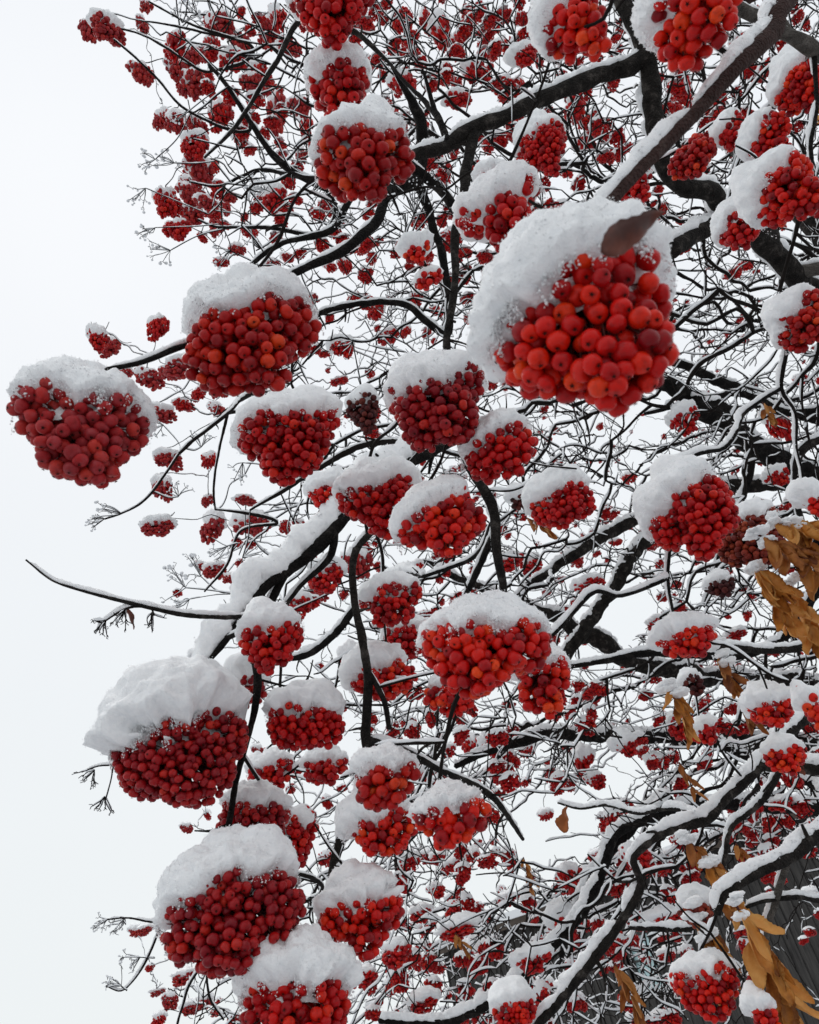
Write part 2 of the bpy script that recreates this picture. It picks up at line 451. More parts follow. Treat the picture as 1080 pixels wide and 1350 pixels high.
# ------------------------------------------------------------------ berries and clusters
def berry_template(seg, rings, calyx=True, det=1):
    """unit-radius berry, blossom end at -Z"""
    V = []; 
    ph = np.linspace(0, math.pi, rings + 1)
    V.append([[0, 0, .93]])
    for p in ph[1:-1]:
        a = np.arange(seg) * 2 * math.pi / seg
        r = math.sin(p); z = math.cos(p)
        zz = z * .96
        if z < -.8: zz += (abs(z) - .8) * .9
        if z > .8: zz -= (z - .8) * .3
        V.append(np.stack([r * np.cos(a), r * np.sin(a), np.full(seg, zz)], -1))
    V.append([[0, 0, -.74]])
    V = np.concatenate([np.asarray(x, float) for x in V])
    tri = []; quad = []
    for j in range(seg): tri.append([0, 1 + j, 1 + (j + 1) % seg])
    for i in range(rings - 2):
        for j in range(seg):
            a = 1 + i * seg + j; b_ = 1 + i * seg + (j + 1) % seg
            quad.append([a, a + seg, b_ + seg, b_])
    e = len(V) - 1; s0 = 1 + (rings - 2) * seg
    for j in range(seg): tri.append([s0 + (j + 1) % seg, s0 + j, e])
    cal = None
    if calyx:
        cv = []; cf = []
        for k in range(5):
            a = k * 2 * math.pi / 5
            for (rr, da, z) in ((.29 + .06 * math.sin(k * 2.3), .12 * math.sin(k * 5), -.965), (.13, .62, -.90), (.0, 0, -.80), (.13, -.62, -.90)):
                cv.append([rr * math.cos(a + da), rr * math.sin(a + da), z])
            cf.append([4 * k, 4 * k + 3, 4 * k + 2, 4 * k + 1])
        cal = (np.array(cv), np.array(cf))
    return V, np.array(tri), np.array(quad), cal

T_HI = berry_template(20, 14); T_MID = berry_template(11, 8); T_LO = berry_template(7, 5, False)

def put_berries(mb, tpl, C, Rr, D, rs):
    """C centres, Rr radii, D directions of the blossom end"""
    V, tri, quad, cal = tpl
    for c, r, d in zip(C, Rr, D):
        z = -unit(d); a = unit(np.cross(z, rs.normal(size=3))); b_ = np.cross(z, a)
        Mx = np.stack([a, b_, z])
        Q = (V * [rs.uniform(.93, 1.05), rs.uniform(.93, 1.05), rs.uniform(.9, 1.04)]) @ Mx * r + c
        mb.V.append(Q)
        mb.F.setdefault((3, 0), []).append(tri + mb.n); mb.F.setdefault((4, 0), []).append(quad + mb.n); mb.n += len(Q)
        if cal is not None:
            mb.add(cal[0] @ Mx * r + c, cal[1], 1)

def ico(sub):
    import bmesh
    bm = bmesh.new(); bmesh.ops.create_icosphere(bm, subdivisions=sub, radius=1)
    V = np.array([v.co[:] for v in bm.verts]); F = np.array([[v.index for v in f.verts] for f in bm.faces]); bm.free()
    return V, F
ICO = {k: ico(k) for k in (3, 4, 5, 6)}

def lobes_for(w, h, t, rs, br):
    """union of ellipsoids filling a box w x t x h centred on the origin (x across, y away, z up)"""
    ms = rs.uniform(.24, .33)
    L = [(np.array([0, 0, -.02 * h]), np.array([w * ms, t * .38, h * ms]))]
    if rs.random() < .45 and w > h * 1.1:
        q = rs.choice([-1, 1])
        L[0] = (np.array([-q * w * .19, 0, .03 * h]), np.array([w * .25, t * .36, h * .36]))
        L.append((np.array([q * w * .24, -t * .04, -.10 * h]), np.array([w * .22, t * .34, h * .30])))
    k = int(np.clip(round(w / br / 2.4), 3, 8))
    for i in range(k):
        a = (i + rs.uniform(-.3, .3)) / k * 2 * math.pi
        s = rs.uniform(.15, .28)
        tp_ = rs.uniform(.5, .85) if math.sin(a) < -.35 else 1.0
        L.append((np.array([tp_ * math.cos(a) * w * (rs.uniform(.46, .53) - s), math.sin(a) * t * .22 - t * .05, math.sin(a + rs.uniform(-.5, .5)) * h * (rs.uniform(.42, .52) - s * .9)]),
                  np.array([w * s, t * .26, h * (s + .05)])))
    for i in range(2):
        s = rs.uniform(.2, .26)
        L.append((np.array([rs.uniform(-.2, .2) * w, -t * .2, rs.uniform(-.25, .12) * h]), np.array([w * s, t * .26, h * s])))
    return L

def inside(L, p, grow=0.0):
    r = np.full(len(p), 9.0)
    for c, s in L:
        r = np.minimum(r, np.linalg.norm((p - c) / (s + grow), axis=1))
    return r

def pack(L, br, rs, n_try=4200, zcut=.6, h=1, tight=.74):
    C = np.empty((0, 3)); Rr = []; D = []
    cand = []
    for dep in (.8, 2.2):
        lay = []
        for c, s in L:
            d = unit(rs.normal(size=(n_try // len(L), 3)))
            lay.append(c + d * np.clip(s - br * dep, s * .2, None))
        lay = np.concatenate(lay)
        lay = lay[inside(L, lay, 0) < 1.0]
        dd_ = inside(L, lay, -br * dep * .98)
        lay = lay[dd_ > .97]
        lay = lay[lay[:, 2] < zcut * h * .5]
        rs.shuffle(lay); cand.append(lay)
    cand = np.concatenate(cand)
    CC = np.empty((len(cand), 3)); RR = np.empty(len(cand)); kq = 0
    for p in cand:
        r = br * rs.uniform(.88, 1.1)
        if kq and (((CC[:kq] - p) ** 2).sum(1) < ((RR[:kq] + r) * tight) ** 2).any(): continue
        CC[kq] = p; RR[kq] = r; kq += 1
    kp = rs.random(kq) > .05
    C = CC[:kq][kp]; Rr = RR[:kq][kp]
    D = unit(unit(C) * 1.0 + np.array([0, .1, -.7]) + rs.normal(size=C.shape) * .5)
    # jitter outwards a little so the surface is uneven
    C = C + D * (rs.uniform(-.3, .3, len(C)) * br)[:, None]
    return C, Rr, D

def cap_mesh(L, w, h, t, br, T, sub, rs, edge=.12, grains=0, side=0.0, fuzz=1.0):
    V, F = ICO[sub]
    c0 = np.array([0, 0, -.05 * h])
    ext = np.zeros(len(V))
    for c, s in L:
        oc = (c0 - c) / s; dv = V / s
        A = (dv ** 2).sum(1); B = (dv * oc).sum(1); Cc = (oc ** 2).sum() - 1
        disc = B * B - A * Cc
        ex = np.where(disc > 0, (-B + np.sqrt(np.clip(disc, 0, None))) / A, 0)
        ext = np.maximum(ext, ex)
    # smooth over the lobes for snow
    env = 1 / np.sqrt((V[:, 0] / (w * .49)) ** 2 + (V[:, 1] / (t * .46)) ** 2 + (V[:, 2] / (h * .46)) ** 2)
    ext = ext * .45 + np.maximum(env, ext * .8) * .55
    z = V[:, 2] + side * V[:, 0] + .30 * V[:, 1]
    off = rs.uniform(0, 50)
    e = edge + .24 * vnoise(V, 2.6, off) + .10 * vnoise(V, 7, off) 
    k = sstep(e, e + .16, z)
    Tt = T * (.12 + .88 * np.clip((V[:, 2] + side * .6 * V[:, 0] + .15) / 1.15, 0, 1) ** .8) * (1 + min(1, .016 / T) * (.27 * vnoise(V, 1.9, off + 5) + .28 * vnoise(V, 4.5, off + 6) + .14 * vnoise(V, 9, off + 8)))
    r = ext * .62 * (1 - k) + k * (ext + br * .35 + Tt)
    sz = max(w, .02)
    r = r + k * fuzz * (vnoise(V * r[:, None], 1 / (.06 * sz), off) * .020 * sz + vnoise(V * r[:, None], 1 / (.13 * sz), off + 3) * .022 * sz + vnoise(V * r[:, None], 700, off) * .0006 + vnoise(V * r[:, None], 330, off) * .0009)
    Q = c0 + V * r[:, None]
    keep = k[F].max(1) > 0.0
    keep |= (z[F].mean(1) > -.1)
    F = F[keep]
    mb = MB(); mb.add(Q, F)
    if grains:
        okv = np.where((k > .35))[0]
        pick = rs.choice(okv, grains)
        pos = Q[pick] * (1 + rs.uniform(-.004, .03, (grains, 1)) * .5) + rs.normal(size=(grains, 3)) * .0004
        grains_at(mb, pos, .00018, .00045 if grains > 2500 else .0006)
        ed = np.where((k > .02) & (k < .6) & (V[:, 1] < .3))[0]
        if len(ed):
            m_ = int(grains * .3); pk = ed[np.argsort(vnoise(V[ed], 5, off) + rs.normal(size=len(ed)) * .25)[-max(4, len(ed) // 2):]]; pk = rs.choice(pk, m_)
            rr_ = ext[pk] + br * (.3 + .5 * rs.random(m_))
            pe = c0 + V[pk] * rr_[:, None] - np.array([0, 0, 1.0]) * (rs.random((m_, 1)) ** 3) * br * 2
            grains_at(mb, pe, .0002, .0009)
    return mb

def stalk_mb(C, w, h, t, br, rs, top, frac=1.0):
    mb = MB()
    root = np.array([0, t * .05, h * .15])
    tube(mb, resample([top, top * .6 + root * .4 + rs.normal(size=3) * .003, root], .012), br * .28, 5)
    kk = rs.permutation(len(C))[: int(len(C) * frac)]
    hubs = [root * .3 + C[rs.integers(len(C))] * .45 for _ in range(6)]
    for hb in hubs: tube(mb, [root, (root + hb) / 2 + rs.normal(size=3) * .002, hb], [br * .22, br * .2, br * .16], 4)
    for i in kk:
        hb = min(hubs, key=lambda q: np.linalg.norm(q - C[i]))
        tube(mb, [hb, (hb + C[i]) / 2 + rs.normal(size=3) * .0015, C[i]], br * .12, 3)
    return mb

ATTACH = []        # (point where the stalk meets a twig, importance)

def cluster_frame(loc):
    v = unit(loc - CAM)
    img_up = unit(UP - v * UP.dot(v))
    z = unit(UP * .55 + img_up * .65)
    x = unit(np.cross(v, z)); y = np.cross(z, x)
    return x, y, z

def place(px, py, d):
    loc = P(px, py, d)
    x, y, z = cluster_frame(loc)
    return loc, x, y, z

def big_cluster(px, py, w, h, bpx, thick, mat, label, depth=None, side=0.0, edge=.22, grains=None, group='rowan berry clusters under snow caps', roll=0.0):
    rs = np.random.default_rng(int(px * 7 + py * 13))
    d = depth or 9.2e-3 * FPX / bpx
    br = bpx / FPX * d / 2 * .88
    s = d / FPX
    hf = h * 1.26
    cy = py + h / 2 - hf / 2
    loc, x, y, z = place(px, cy, d)
    roll = roll or rs.uniform(-.14, .14)
    if roll:
        x, z = x * math.cos(roll) + z * math.sin(roll), z * math.cos(roll) - x * math.sin(roll)
    Wm, Hm = w * s, hf * s
    Tm = (Wm * .5 + Hm * .5) * .82
    L = lobes_for(Wm, Hm, Tm, rs, br)
    C, Rr, D = pack(L, br, rs, h=Hm, zcut=.75)
    root = link('berry_cluster', None, None); root.empty_display_size = .02
    root.matrix_world = mat4(x, y, z, loc)
    tag(root, label, 'berry cluster', group)
    mat_ = M[mat]
    tpl = T_HI if bpx > 17 else T_MID
    if w >= 98:
        order = np.argsort(np.linalg.norm(C - np.array([0, -Tm * 2, 0]), axis=1))
        near, rest = order[:96], order[96:]
        base = []
        for q in range(5):
            mb = MB(); put_berries(mb, tpl, [np.zeros(3)], [.0045], [np.array([0, 0, -1.0])], rs)
            o5 = q * 3.0
            for i_ in range(len(mb.V)): mb.V[i_] = mb.V[i_] * (1 + .07 * vnoise(mb.V[i_], 260, o5)[:, None] + .03 * vnoise(mb.V[i_], 700, o5)[:, None])
            me = mb.mesh('berry'); me.materials.append(mat_); me.materials.append(M['calyx']); base.append(me)
        for i in near:
            zz = -D[i]; a = unit(np.cross(zz, rs.normal(size=3))); b_ = np.cross(zz, a)
            link('berry', base[rs.integers(5)], None, root, mat4(a, b_, zz, C[i], (Rr[i] / .0045 * rs.uniform(.94, 1.04), Rr[i] / .0045 * rs.uniform(.94, 1.04), Rr[i] / .0045 * rs.uniform(.9, 1.06))))
        if len(rest):
            mb = MB(); put_berries(mb, T_MID, C[rest], Rr[rest], D[rest], rs)
            tag(link('berries', mb.mesh('berries'), [mat_, M['calyx']], root), kind='stuff')
    else:
        mb = MB(); put_berries(mb, tpl, C, Rr, D, rs)
        link('berries', mb.mesh('berries'), [mat_, M['calyx']], root)
    tm = max(thick * .3, thick - .27 * h) * s
    top = np.array([rs.uniform(-.15, .15) * Wm, Tm * .35, Hm * .5 + tm * .4])
    link('stalk', stalk_mb(C, Wm, Hm, Tm, br, rs, top).mesh('stalk'), M['stalk'], root)
    if thick > 0:
        sub = 6 if w > 150 else (5 if w > 60 else 4)
        gr = grains if grains is not None else int(w * 6)
        link('snow_cap', cap_mesh(L, Wm, Hm, Tm, br, tm, sub, rs, edge, gr if w > 60 else 0, side).mesh('snow_cap'), M['snow'], root)
    ATTACH.append((loc + x * top[0] + y * top[1] + z * top[2], 6))
    return root

BIG = [
 # px, py, w, h, berry px, snow, material, label, extra
 (768, 460, 258, 222, 32, 100, 'berry_bright', 'largest and nearest red berry cluster, huge snow cap on its upper left side', dict(side=-.08, grains=3000, edge=.16)),
 (110, 583, 178, 138, 22, 48, 'berry_dull', 'dull red berry cluster with domed snow cap, farthest left against open sky', dict(grains=1800)),
 (332, 458, 180, 140, 20, 46, 'berry_orange', 'orange centred red berry cluster under a broad snow dome at a dark twig tip', dict(grains=1800)),
 (480, 222, 130, 118, 20, 24, 'berry_orange', 'orange red berry cluster crossed by thin bare twigs, above a thick curved branch', {}),
 (438, 20, 118, 104, 17, 10, 'berry_mid', 'dark red berry cluster cut off by the top edge of the photo, left of centre', {}),
 (448, 128, 84, 108, 16, 18, 'berry_mid', 'tall lumpy red berry cluster between the two big ones near the top', {}),
 (755, 44, 92, 118, 20, 26, 'berry_bright', 'red berry cluster hanging over the snowy top limb, snow on its left shoulder', dict(side=-.5)),
 (905, 34, 132, 130, 24, 5, 'berry_bright', 'bright glossy red berry cluster touching the top edge beside the brown branch', {}),
 (668, 300, 118, 100, 18, 36, 'berry_mid', 'crimson berry cluster with wide snow cap just above the largest snow cap', {}),
 (646, 238, 54, 26, 12, 16, 'berry_mid', 'small berry row with snow mound peeking above the crimson cluster', {}),
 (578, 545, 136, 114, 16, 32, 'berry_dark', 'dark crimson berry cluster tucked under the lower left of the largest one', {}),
 (384, 590, 148, 102, 15, 36, 'berry_mid', 'broad two lobed red cluster under flat snow, below the orange centred one', {}),
 (658, 602, 106, 76, 16, 28, 'berry_mid', 'red berry cluster directly under the largest one, beside the forked dark stem', {}),
 (436, 656, 64, 38, 11, 22, 'berry_bright', 'small bright cluster left end of the long snow bank', {}),
 (503, 672, 116, 94, 14, 24, 'berry_mid', 'red berry cluster under the long snow bank at the centre', {}),
 (580, 694, 128, 84, 17, 22, 'berry_bright', 'bright orange red cluster left of the forked dark stem, snow on its left', dict(side=-.4)),
 (517, 800, 88, 56, 12, 24, 'berry_mid', 'red cluster with smooth snow dome right of the vertical grey stem', {}),
 (538, 846, 76, 48, 11, 8, 'berry_mid', 'small red cluster below the smooth snow dome', {}),
 (638, 868, 178, 108, 20, 32, 'berry_bright', 'wide bright red cluster with flat snow top, lower centre', dict(grains=1500)),
 (714, 902, 84, 88, 17, 2, 'berry_bright', 'rounded red cluster without snow at the right end of the wide one', {}),
 (602, 916, 94, 48, 13, 14, 'berry_bright', 'red cluster underneath the wide flat topped one', {}),
 (503, 898, 92, 58, 12, 30, 'berry_bright', 'red cluster right of the vertical grey stem with snow piled to its left', dict(side=-.5)),
 (358, 850, 90, 78, 14, 24, 'berry_mid', 'red cluster wrapped around the forked left limb', {}),
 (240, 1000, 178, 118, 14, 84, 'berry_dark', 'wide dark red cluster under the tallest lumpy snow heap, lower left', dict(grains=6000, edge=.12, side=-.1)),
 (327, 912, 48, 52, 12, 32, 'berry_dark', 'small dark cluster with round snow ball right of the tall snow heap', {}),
 (400, 960, 106, 66, 13, 34, 'berry_mid', 'red cluster with blackened tops and speckled snow, right of the tall snow heap', {}),
 (356, 1024, 66, 40, 11, 18, 'berry_mid', 'small red cluster with thin snow, right of the long hanging twig', {}),
 (428, 1018, 66, 50, 11, 9, 'berry_mid', 'small red cluster with hardly any snow beside the one with thin snow', {}),
 (335, 1082, 100, 60, 13, 24, 'berry_dark', 'dark red cluster at the end of the long hanging twig', {}),
 (374, 1116, 96, 74, 12, 8, 'berry_mid', 'red cluster with little snow just above the lowest left snow dome', {}),
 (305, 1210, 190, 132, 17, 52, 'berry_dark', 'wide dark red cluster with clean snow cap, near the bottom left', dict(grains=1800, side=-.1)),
 (390, 1335, 152, 90, 18, 62, 'berry_mid', 'red cluster with high snow dome cut off by the bottom edge', dict(grains=1800)),
 (508, 1035, 94, 70, 18, 26, 'berry_orange', 'dark cluster with a few orange berries under snow, right of the lower stem', {}),
 (596, 1085, 108, 60, 20, 26, 'berry_bright', 'bright red flat cluster with snow cap, pointing right', {}),
 (500, 1102, 108, 56, 15, 32, 'berry_bright', 'red cluster joined to the left of the bright flat one', dict(side=-.4)),
 (478, 1214, 120, 80, 16, 36, 'berry_bright', 'red cluster beside the lower stem with snow sheet above', {}),
 (740, 669, 86, 62, 11, 30, 'berry_mid', 'red cluster with rounded snow cap right of the forked dark stem', dict(side=-.3)),
 (908, 684, 124, 110, 14, 42, 'berry_mid', 'loose red cluster with tall snow cap below the thick dark limb', dict(side=-.3, grains=1200)),
 (906, 853, 80, 50, 14, 28, 'berry_bright', 'red cluster with orange berries and snow at the tip of a straight twig', {}),
 (1056, 432, 80, 74, 13, 24, 'berry_orange', 'orange red cluster with snow, cut off by the right edge', dict(side=-.5)),
 (1030, 265, 92, 100, 14, 28, 'berry_bright', 'large red cluster at the upper right with snow on its left', dict(side=-.4)),
 (975, 304, 66, 62, 11, 16, 'berry_mid', 'red cluster hanging left of the large upper right one', dict(side=-.4)),
 (1078, 275, 34, 44, 13, 18, 'berry_bright', 'sliver of a red cluster on the right edge beside the large upper right one', dict(side=-.4)),
 (1056, 116, 74, 80, 11, 20, 'berry_bright', 'red cluster in the top right corner under the grey branch', dict(side=-.4)),
 (1012, 190, 64, 60, 11, 24, 'berry_bright', 'red cluster with snow above the large upper right one', dict(side=-.4)),
 (965, 182, 48, 50, 10, 16, 'berry_mid', 'small red cluster with slanting snow right of the brown branch', dict(side=-.4)),
 (912, 215, 68, 44, 10, 0, 'berry_orange', 'orange cluster without snow right of the brown branch', {}),
 (838, 252, 52, 42, 10, 6, 'berry_mid', 'red cluster hidden behind the brown branch above the brown leaf', {}),
 (713, 202, 74, 76, 9, 8, 'berry_mid', 'triple lumped red cluster under the snowy top limb', {}),
 (1015, 943, 62, 38, 11, 26, 'berry_bright', 'red cluster with thick snow roll at the right, above the slanting snowy branch', {}),
 (1068, 938, 42, 52, 14, 14, 'berry_bright', 'red cluster on the right edge next to the one with the snow roll', {}),
 (1035, 1002, 56, 44, 10, 16, 'berry_bright', 'red cluster sitting on the end of the slanting snowy branch', {}),
 (930, 970, 42, 30, 9, 14, 'berry_mid', 'small red cluster with white cap among dried leaves', {}),
 (934, 1306, 90, 58, 12, 20, 'berry_bright', 'red cluster with branching snow in front of the dark planks', {}),
 (1003, 1342, 44, 42, 13, 20, 'berry_bright', 'red cluster under the longest dried leaves at the bottom', {}),
 (678, 1338, 58, 46, 9, 24, 'berry_bright', 'red cluster with snow at the bottom edge, left of the long snowy branch', {}),
 (1072, 668, 34, 40, 12, 26, 'berry_bright', 'red cluster with snow ball on the right edge, mid height', {}),
 (550, 338, 40, 34, 10, 22, 'berry_bright', 'small bright cluster with snow between the two upper stems', {}),
 (566, 372, 44, 28, 10, 4, 'berry_bright', 'small bright cluster under the snowy one between the upper stems', {}),
 (985, 715, 96, 74, 10, 14, 'berry_rust', 'withered rust brown berry cluster mixed with dead leaves', {}),
 (920, 1202, 56, 36, 9, 18, 'berry_rust', 'withered berry cluster above hanging dried leaves near the planks', {}),
 (684, 664, 30, 28, 9, 16, 'berry_dead', 'small blackened berry cluster with snow right of the forked stem', {}),
 (912, 905, 38, 34, 9, 6, 'berry_dead', 'blackened berry cluster below the straight twig', {}),
 (948, 775, 44, 32, 9, 6, 'berry_dead', 'blackened berry cluster left of the tan leaves', {}),
 (480, 545, 48, 60, 9, 4, 'berry_dead', 'blackened berry cluster between the two lobed one and the dark crimson one', {}),
]
for row in BIG:
    big_cluster(*row[:8], **row[8])

# smaller clusters: a set of meshes shared between them
VAR = []
for q in range(14):
    rs = np.random.default_rng(500 + q)
    w, h = .075, .075 * rs.uniform(.62, .95); t = .06; br = .0047
    L = lobes_for(w, h, t, rs, br * 1.3)
    C, Rr, D = pack(L, br, rs, h=h, n_try=1500, zcut=.8)
    mb = MB(); put_berries(mb, T_LO if q >= 7 else T_MID, C, Rr, D, rs)
    bme = mb.mesh('berries'); 
    caps = []
    for T_, e_, s_ in ((.002, .5, -.2), (.006, .36, 0), (.012, .22, 0), (.018, .1, -.1)):
        caps.append(cap_mesh(L, w, h, t, br, T_, 4, rs, e_, 0, s_, 2.2).mesh('snow_cap'))
        caps[-1].materials.append(M['snow'])
    sme = stalk_mb(C, w, h, t, br, rs, np.array([0, .01, h * .55]), .5).mesh('stalk'); sme.materials.append(M['stalk'])
    V3, F3 = ICO[3]; off = rs.uniform(0, 50)
    VAR.append((h, bme, caps, sme, [(np.concatenate(mb.V), {k_: np.concatenate(f_) for k_, f_ in mb.F.items()})]))

_matme = {}
def small_cluster(px, py, w, h=None, capk=1, mat='berry_mid', label='', group='', depth=None, parts=True):
    q = random.randrange(7) if w > 24 else random.randrange(7, 14)
    hv, bme, caps, sme, _ = VAR[q]
    size = random.uniform(.062, .085)
    d = depth or size * FPX / w
    loc, x, y, z = place(px, py, d)
    sx = w / FPX * d / .075 * (1.22 if mat == 'berry_dull' else 1.14)
    sz = (h / FPX * d / hv * 1.22) if h else sx
    fl = 1 if random.random() < .5 else -1
    root = link('berry_cluster', None, None); root.empty_display_size = .02
    yw = random.uniform(-.9, .9); x, y = x * math.cos(yw) + y * math.sin(yw), y * math.cos(yw) - x * math.sin(yw)
    root.matrix_world = mat4(x, y, z, loc, (sx, sx, sz))
    tag(root, label, 'berry cluster', group)
    key = (q, mat)
    if key not in _matme:
        c = bme.copy(); c.materials.clear(); c.materials.append(M[mat]); c.materials.append(M['calyx']); _matme[key] = c
    link('berries', _matme[key], None, root)
    if w > 14: link('stalk', sme, None, root)
    if capk is not None: link('snow_cap', caps[capk], None, root)
    ATTACH.append((loc + z * hv * sz * .55 + y * .01, 2))
    return root

# clusters of the upper left crown, seen against the sky: px, py, w, h, snow step
UL = [(120,42,30,28,0),(140,38,40,36,1),(193,8,17,20,0),(187,33,17,22,0),(185,98,34,26,0),(232,62,32,38,0),(253,77,32,30,0),(255,112,34,40,0),(232,93,28,30,0),
 (290,34,32,34,0),(313,54,28,26,0),(308,82,36,28,1),(280,60,22,26,0),(355,45,30,40,0),(367,24,24,34,0),(380,62,28,28,0),(343,96,32,30,0),(290,155,34,38,0),(258,166,26,28,0),
 (233,163,28,28,1),(213,158,22,28,0),(257,192,36,36,1),(262,226,38,34,1),(220,268,36,40,0),(252,284,30,32,0),(286,295,20,38,0),(234,304,40,28,0),(246,256,28,26,0),(315,182,22,26,0),
 (300,259,24,18,0),(362,264,38,34,1),(366,152,30,46,0),(393,142,32,28,0),(404,166,20,36,0),(398,205,18,22,0),(330,110,30,26,0),(352,118,26,28,0),(270,268,30,22,0),(295,275,18,26,0),
 (329,306,20,18,0),(292,346,20,14,0),(313,330,20,16,1),(358,350,22,20,0),(378,340,18,14,0),(430,270,20,22,0),(345,265,20,18,0),
 (250,245,30,24,0),(280,222,22,20,0),(320,70,18,20,0),(335,135,18,16,0),(410,395,22,16,0)]
LL = [(128,448,30,30,1),(146,460,30,24,0),(208,434,32,32,0),(240,485,44,30,1),(196,500,34,28,0),(222,492,22,20,0),(163,492,24,16,1),(208,546,38,26,1),(241,534,28,18,0),(286,540,24,20,0),(285,505,30,40,0),(262,520,22,20,0),
 (222,606,36,26,1),(214,643,26,32,1),(208,695,38,24,2),(276,607,22,22,0),(274,660,18,16,0),(281,697,36,36,1),(331,693,42,28,2),(323,660,28,14,1),(283,752,28,22,1),(302,762,18,14,0),(265,746,18,14,0),
 (395,691,20,12,1),(234,782,14,12,0),(180,1228,18,12,2),(193,1226,22,12,2),(198,1276,14,8,1),(207,1308,20,9,1),(241,1290,28,14,2),(224,1320,20,22,1),(250,1330,22,16,2),(270,1322,20,16,2),(283,1336,14,12,1),
 (210,1344,22,14,1),(231,1258,24,10,2),(248,1262,20,14,1),(246,1092,18,12,1),(273,1075,12,12,0),(392,800,40,34,1),(430,760,48,40,2),(470,745,40,34,1),(260,865,20,12,3),(462,870,30,34,2),(280,940,14,14,0),
 (340,990,18,14,1),(420,780,26,24,1),(312,780,18,16,1)]
TC = [(530,27,30,30,0),(505,26,16,20,0),(563,28,22,32,0),(583,45,30,36,2),(600,56,22,20,0),(541,54,26,18,0),(482,88,24,28,1),(530,112,36,34,1),(520,158,20,32,0),(555,167,24,22,1),(627,95,32,38,1),(602,132,34,26,1),
 (600,108,20,22,0),(575,102,18,22,0),(690,76,38,28,2),(668,60,22,26,0),(665,118,28,28,1),(686,116,18,26,1),(567,217,20,18,0),(587,226,22,32,0),(680,165,36,26,1),(637,42,20,16,0),(625,18,30,12,0),(655,30,20,20,0),(690,25,26,20,0),
 (610,32,18,16,0),(650,72,20,16,0),(636,60,16,14,0),(760,142,40,30,0),(788,170,26,24,1),(770,190,30,20,1),(800,205,22,18,0),(745,228,18,18,1),(645,190,20,26,0),(905,62,22,26,0),(900,118,30,32,2),(887,145,20,24,1),(945,140,34,30,2),(975,55,24,18,1),
 (1000,100,22,18,1),(870,280,24,18,1),(467,396,22,18,0),(497,412,28,20,1),(450,460,34,26,2),(512,444,30,20,1),(535,438,18,14,1),(576,410,20,16,0),(455,350,18,24,1),(435,352,18,16,1),(500,318,14,24,1),(465,328,16,20,0),(448,503,24,12,1)]
RT = [(903,556,38,32,2),(1027,560,32,44,2),(1025,630,30,22,2),(1003,603,20,24,1),(776,772,38,20,2),(983,350,18,16,1),(965,362,26,16,0),(995,585,18,18,0),(672,742,40,22,1),(700,745,30,24,1),(655,790,24,16,1),(585,735,30,18,1),(548,752,26,16,2),
 (865,822,26,16,2),(970,838,30,14,2),(1060,830,26,22,2),(1030,900,26,26,2),(988,918,22,22,1),(898,955,36,36,0),(875,945,16,12,2),(925,930,26,18,0),(825,985,32,24,3),(848,990,20,18,2),(868,1005,30,18,2),(885,1000,20,14,1),(785,918,24,14,2),
 (1030,1060,36,16,1),(1018,1090,26,16,1),(960,1100,26,18,0),(1025,1160,22,14,1),(1070,1180,20,12,3),(838,1134,40,36,0),(752,1160,36,30,1),(780,1155,20,30,0),(785,1130,20,16,1),(742,1218,36,30,3),(770,1218,22,16,1),(796,1225,20,16,2),(875,1212,40,20,3),
 (832,1240,22,18,1),(703,1268,46,22,3),(605,1227,52,20,3),(640,1215,16,12,1),(522,1258,44,28,1),(558,1270,28,20,1),(478,1290,40,22,1),(492,1330,22,16,2),(560,1322,40,20,3),(625,1265,26,34,2),(560,1250,24,16,1),(565,1222,30,14,3),(538,1222,14,12,0),
 (555,1205,30,18,2),(600,1140,28,14,3),(622,1128,22,14,2),(578,1132,26,14,2),(560,1130,22,16,2),(540,1138,28,20,2),(575,1175,26,16,1),(597,1185,20,10,2),(630,1195,16,12,2),(668,1186,26,14,2),(720,1075,20,12,2),(645,985,24,24,2),(622,985,28,24,1),
 (655,1022,30,22,2),(570,1020,36,26,1),(590,990,22,16,2),(695,990,22,16,2),(535,1080,20,20,0),(770,1005,28,24,3),(785,1030,30,20,1),(750,985,18,14,1),(735,1040,22,14,1),(850,1075,34,12,2),(875,1130,22,14,1),(880,1065,20,10,1),
 (850,1265,16,14,0),(880,1260,22,16,2),(1068,640,18,26,1),(970,620,16,14,1),(945,540,14,12,0),(830,630,18,14,1),(830,690,16,14,1),(812,715,18,10,1),(1055,500,18,14,1),(1035,530,14,12,1),(870,1345,30,16,2),(840,1345,22,16,3),(905,1255,18,14,2),
 (718,1300,22,14,3),(740,1305,20,14,2),(655,1300,18,12,2),(630,1340,26,16,3),(597,1345,26,16,2),(530,1340,24,18,2)]
ALLW = sorted([r[2] for r in UL + LL + TC + RT], reverse=True)
WMIN = ALLW[min(len(ALLW) - 1, 299 - len(BIG))]
left_over = []
for lst, mt_, lab, grp in (
    (UL, 'berry_dull', 'medium dull red berry cluster dusted with snow in the crown at upper left', 'medium berry clusters at upper left'),
    (LL, 'berry_dull', 'medium or small red berry cluster with snow on thin twigs along the left side', 'medium berry clusters along the left side'),
    (TC, 'berry_mid', 'medium red berry cluster with snow in the crown around the snowy top limb', 'medium berry clusters around the top limb'),
    (RT, 'berry_mid', 'medium red berry cluster with snow among tangled twigs at the right and bottom', 'medium berry clusters at right and bottom')):
    for i, (px, py, w, h, ck) in enumerate(lst):
        if w <= WMIN: left_over.append((px, py, w)); continue
        small_cluster(px, py, w, h, ck, mt_ if random.random() > .25 else 'berry_mid', lab, grp)

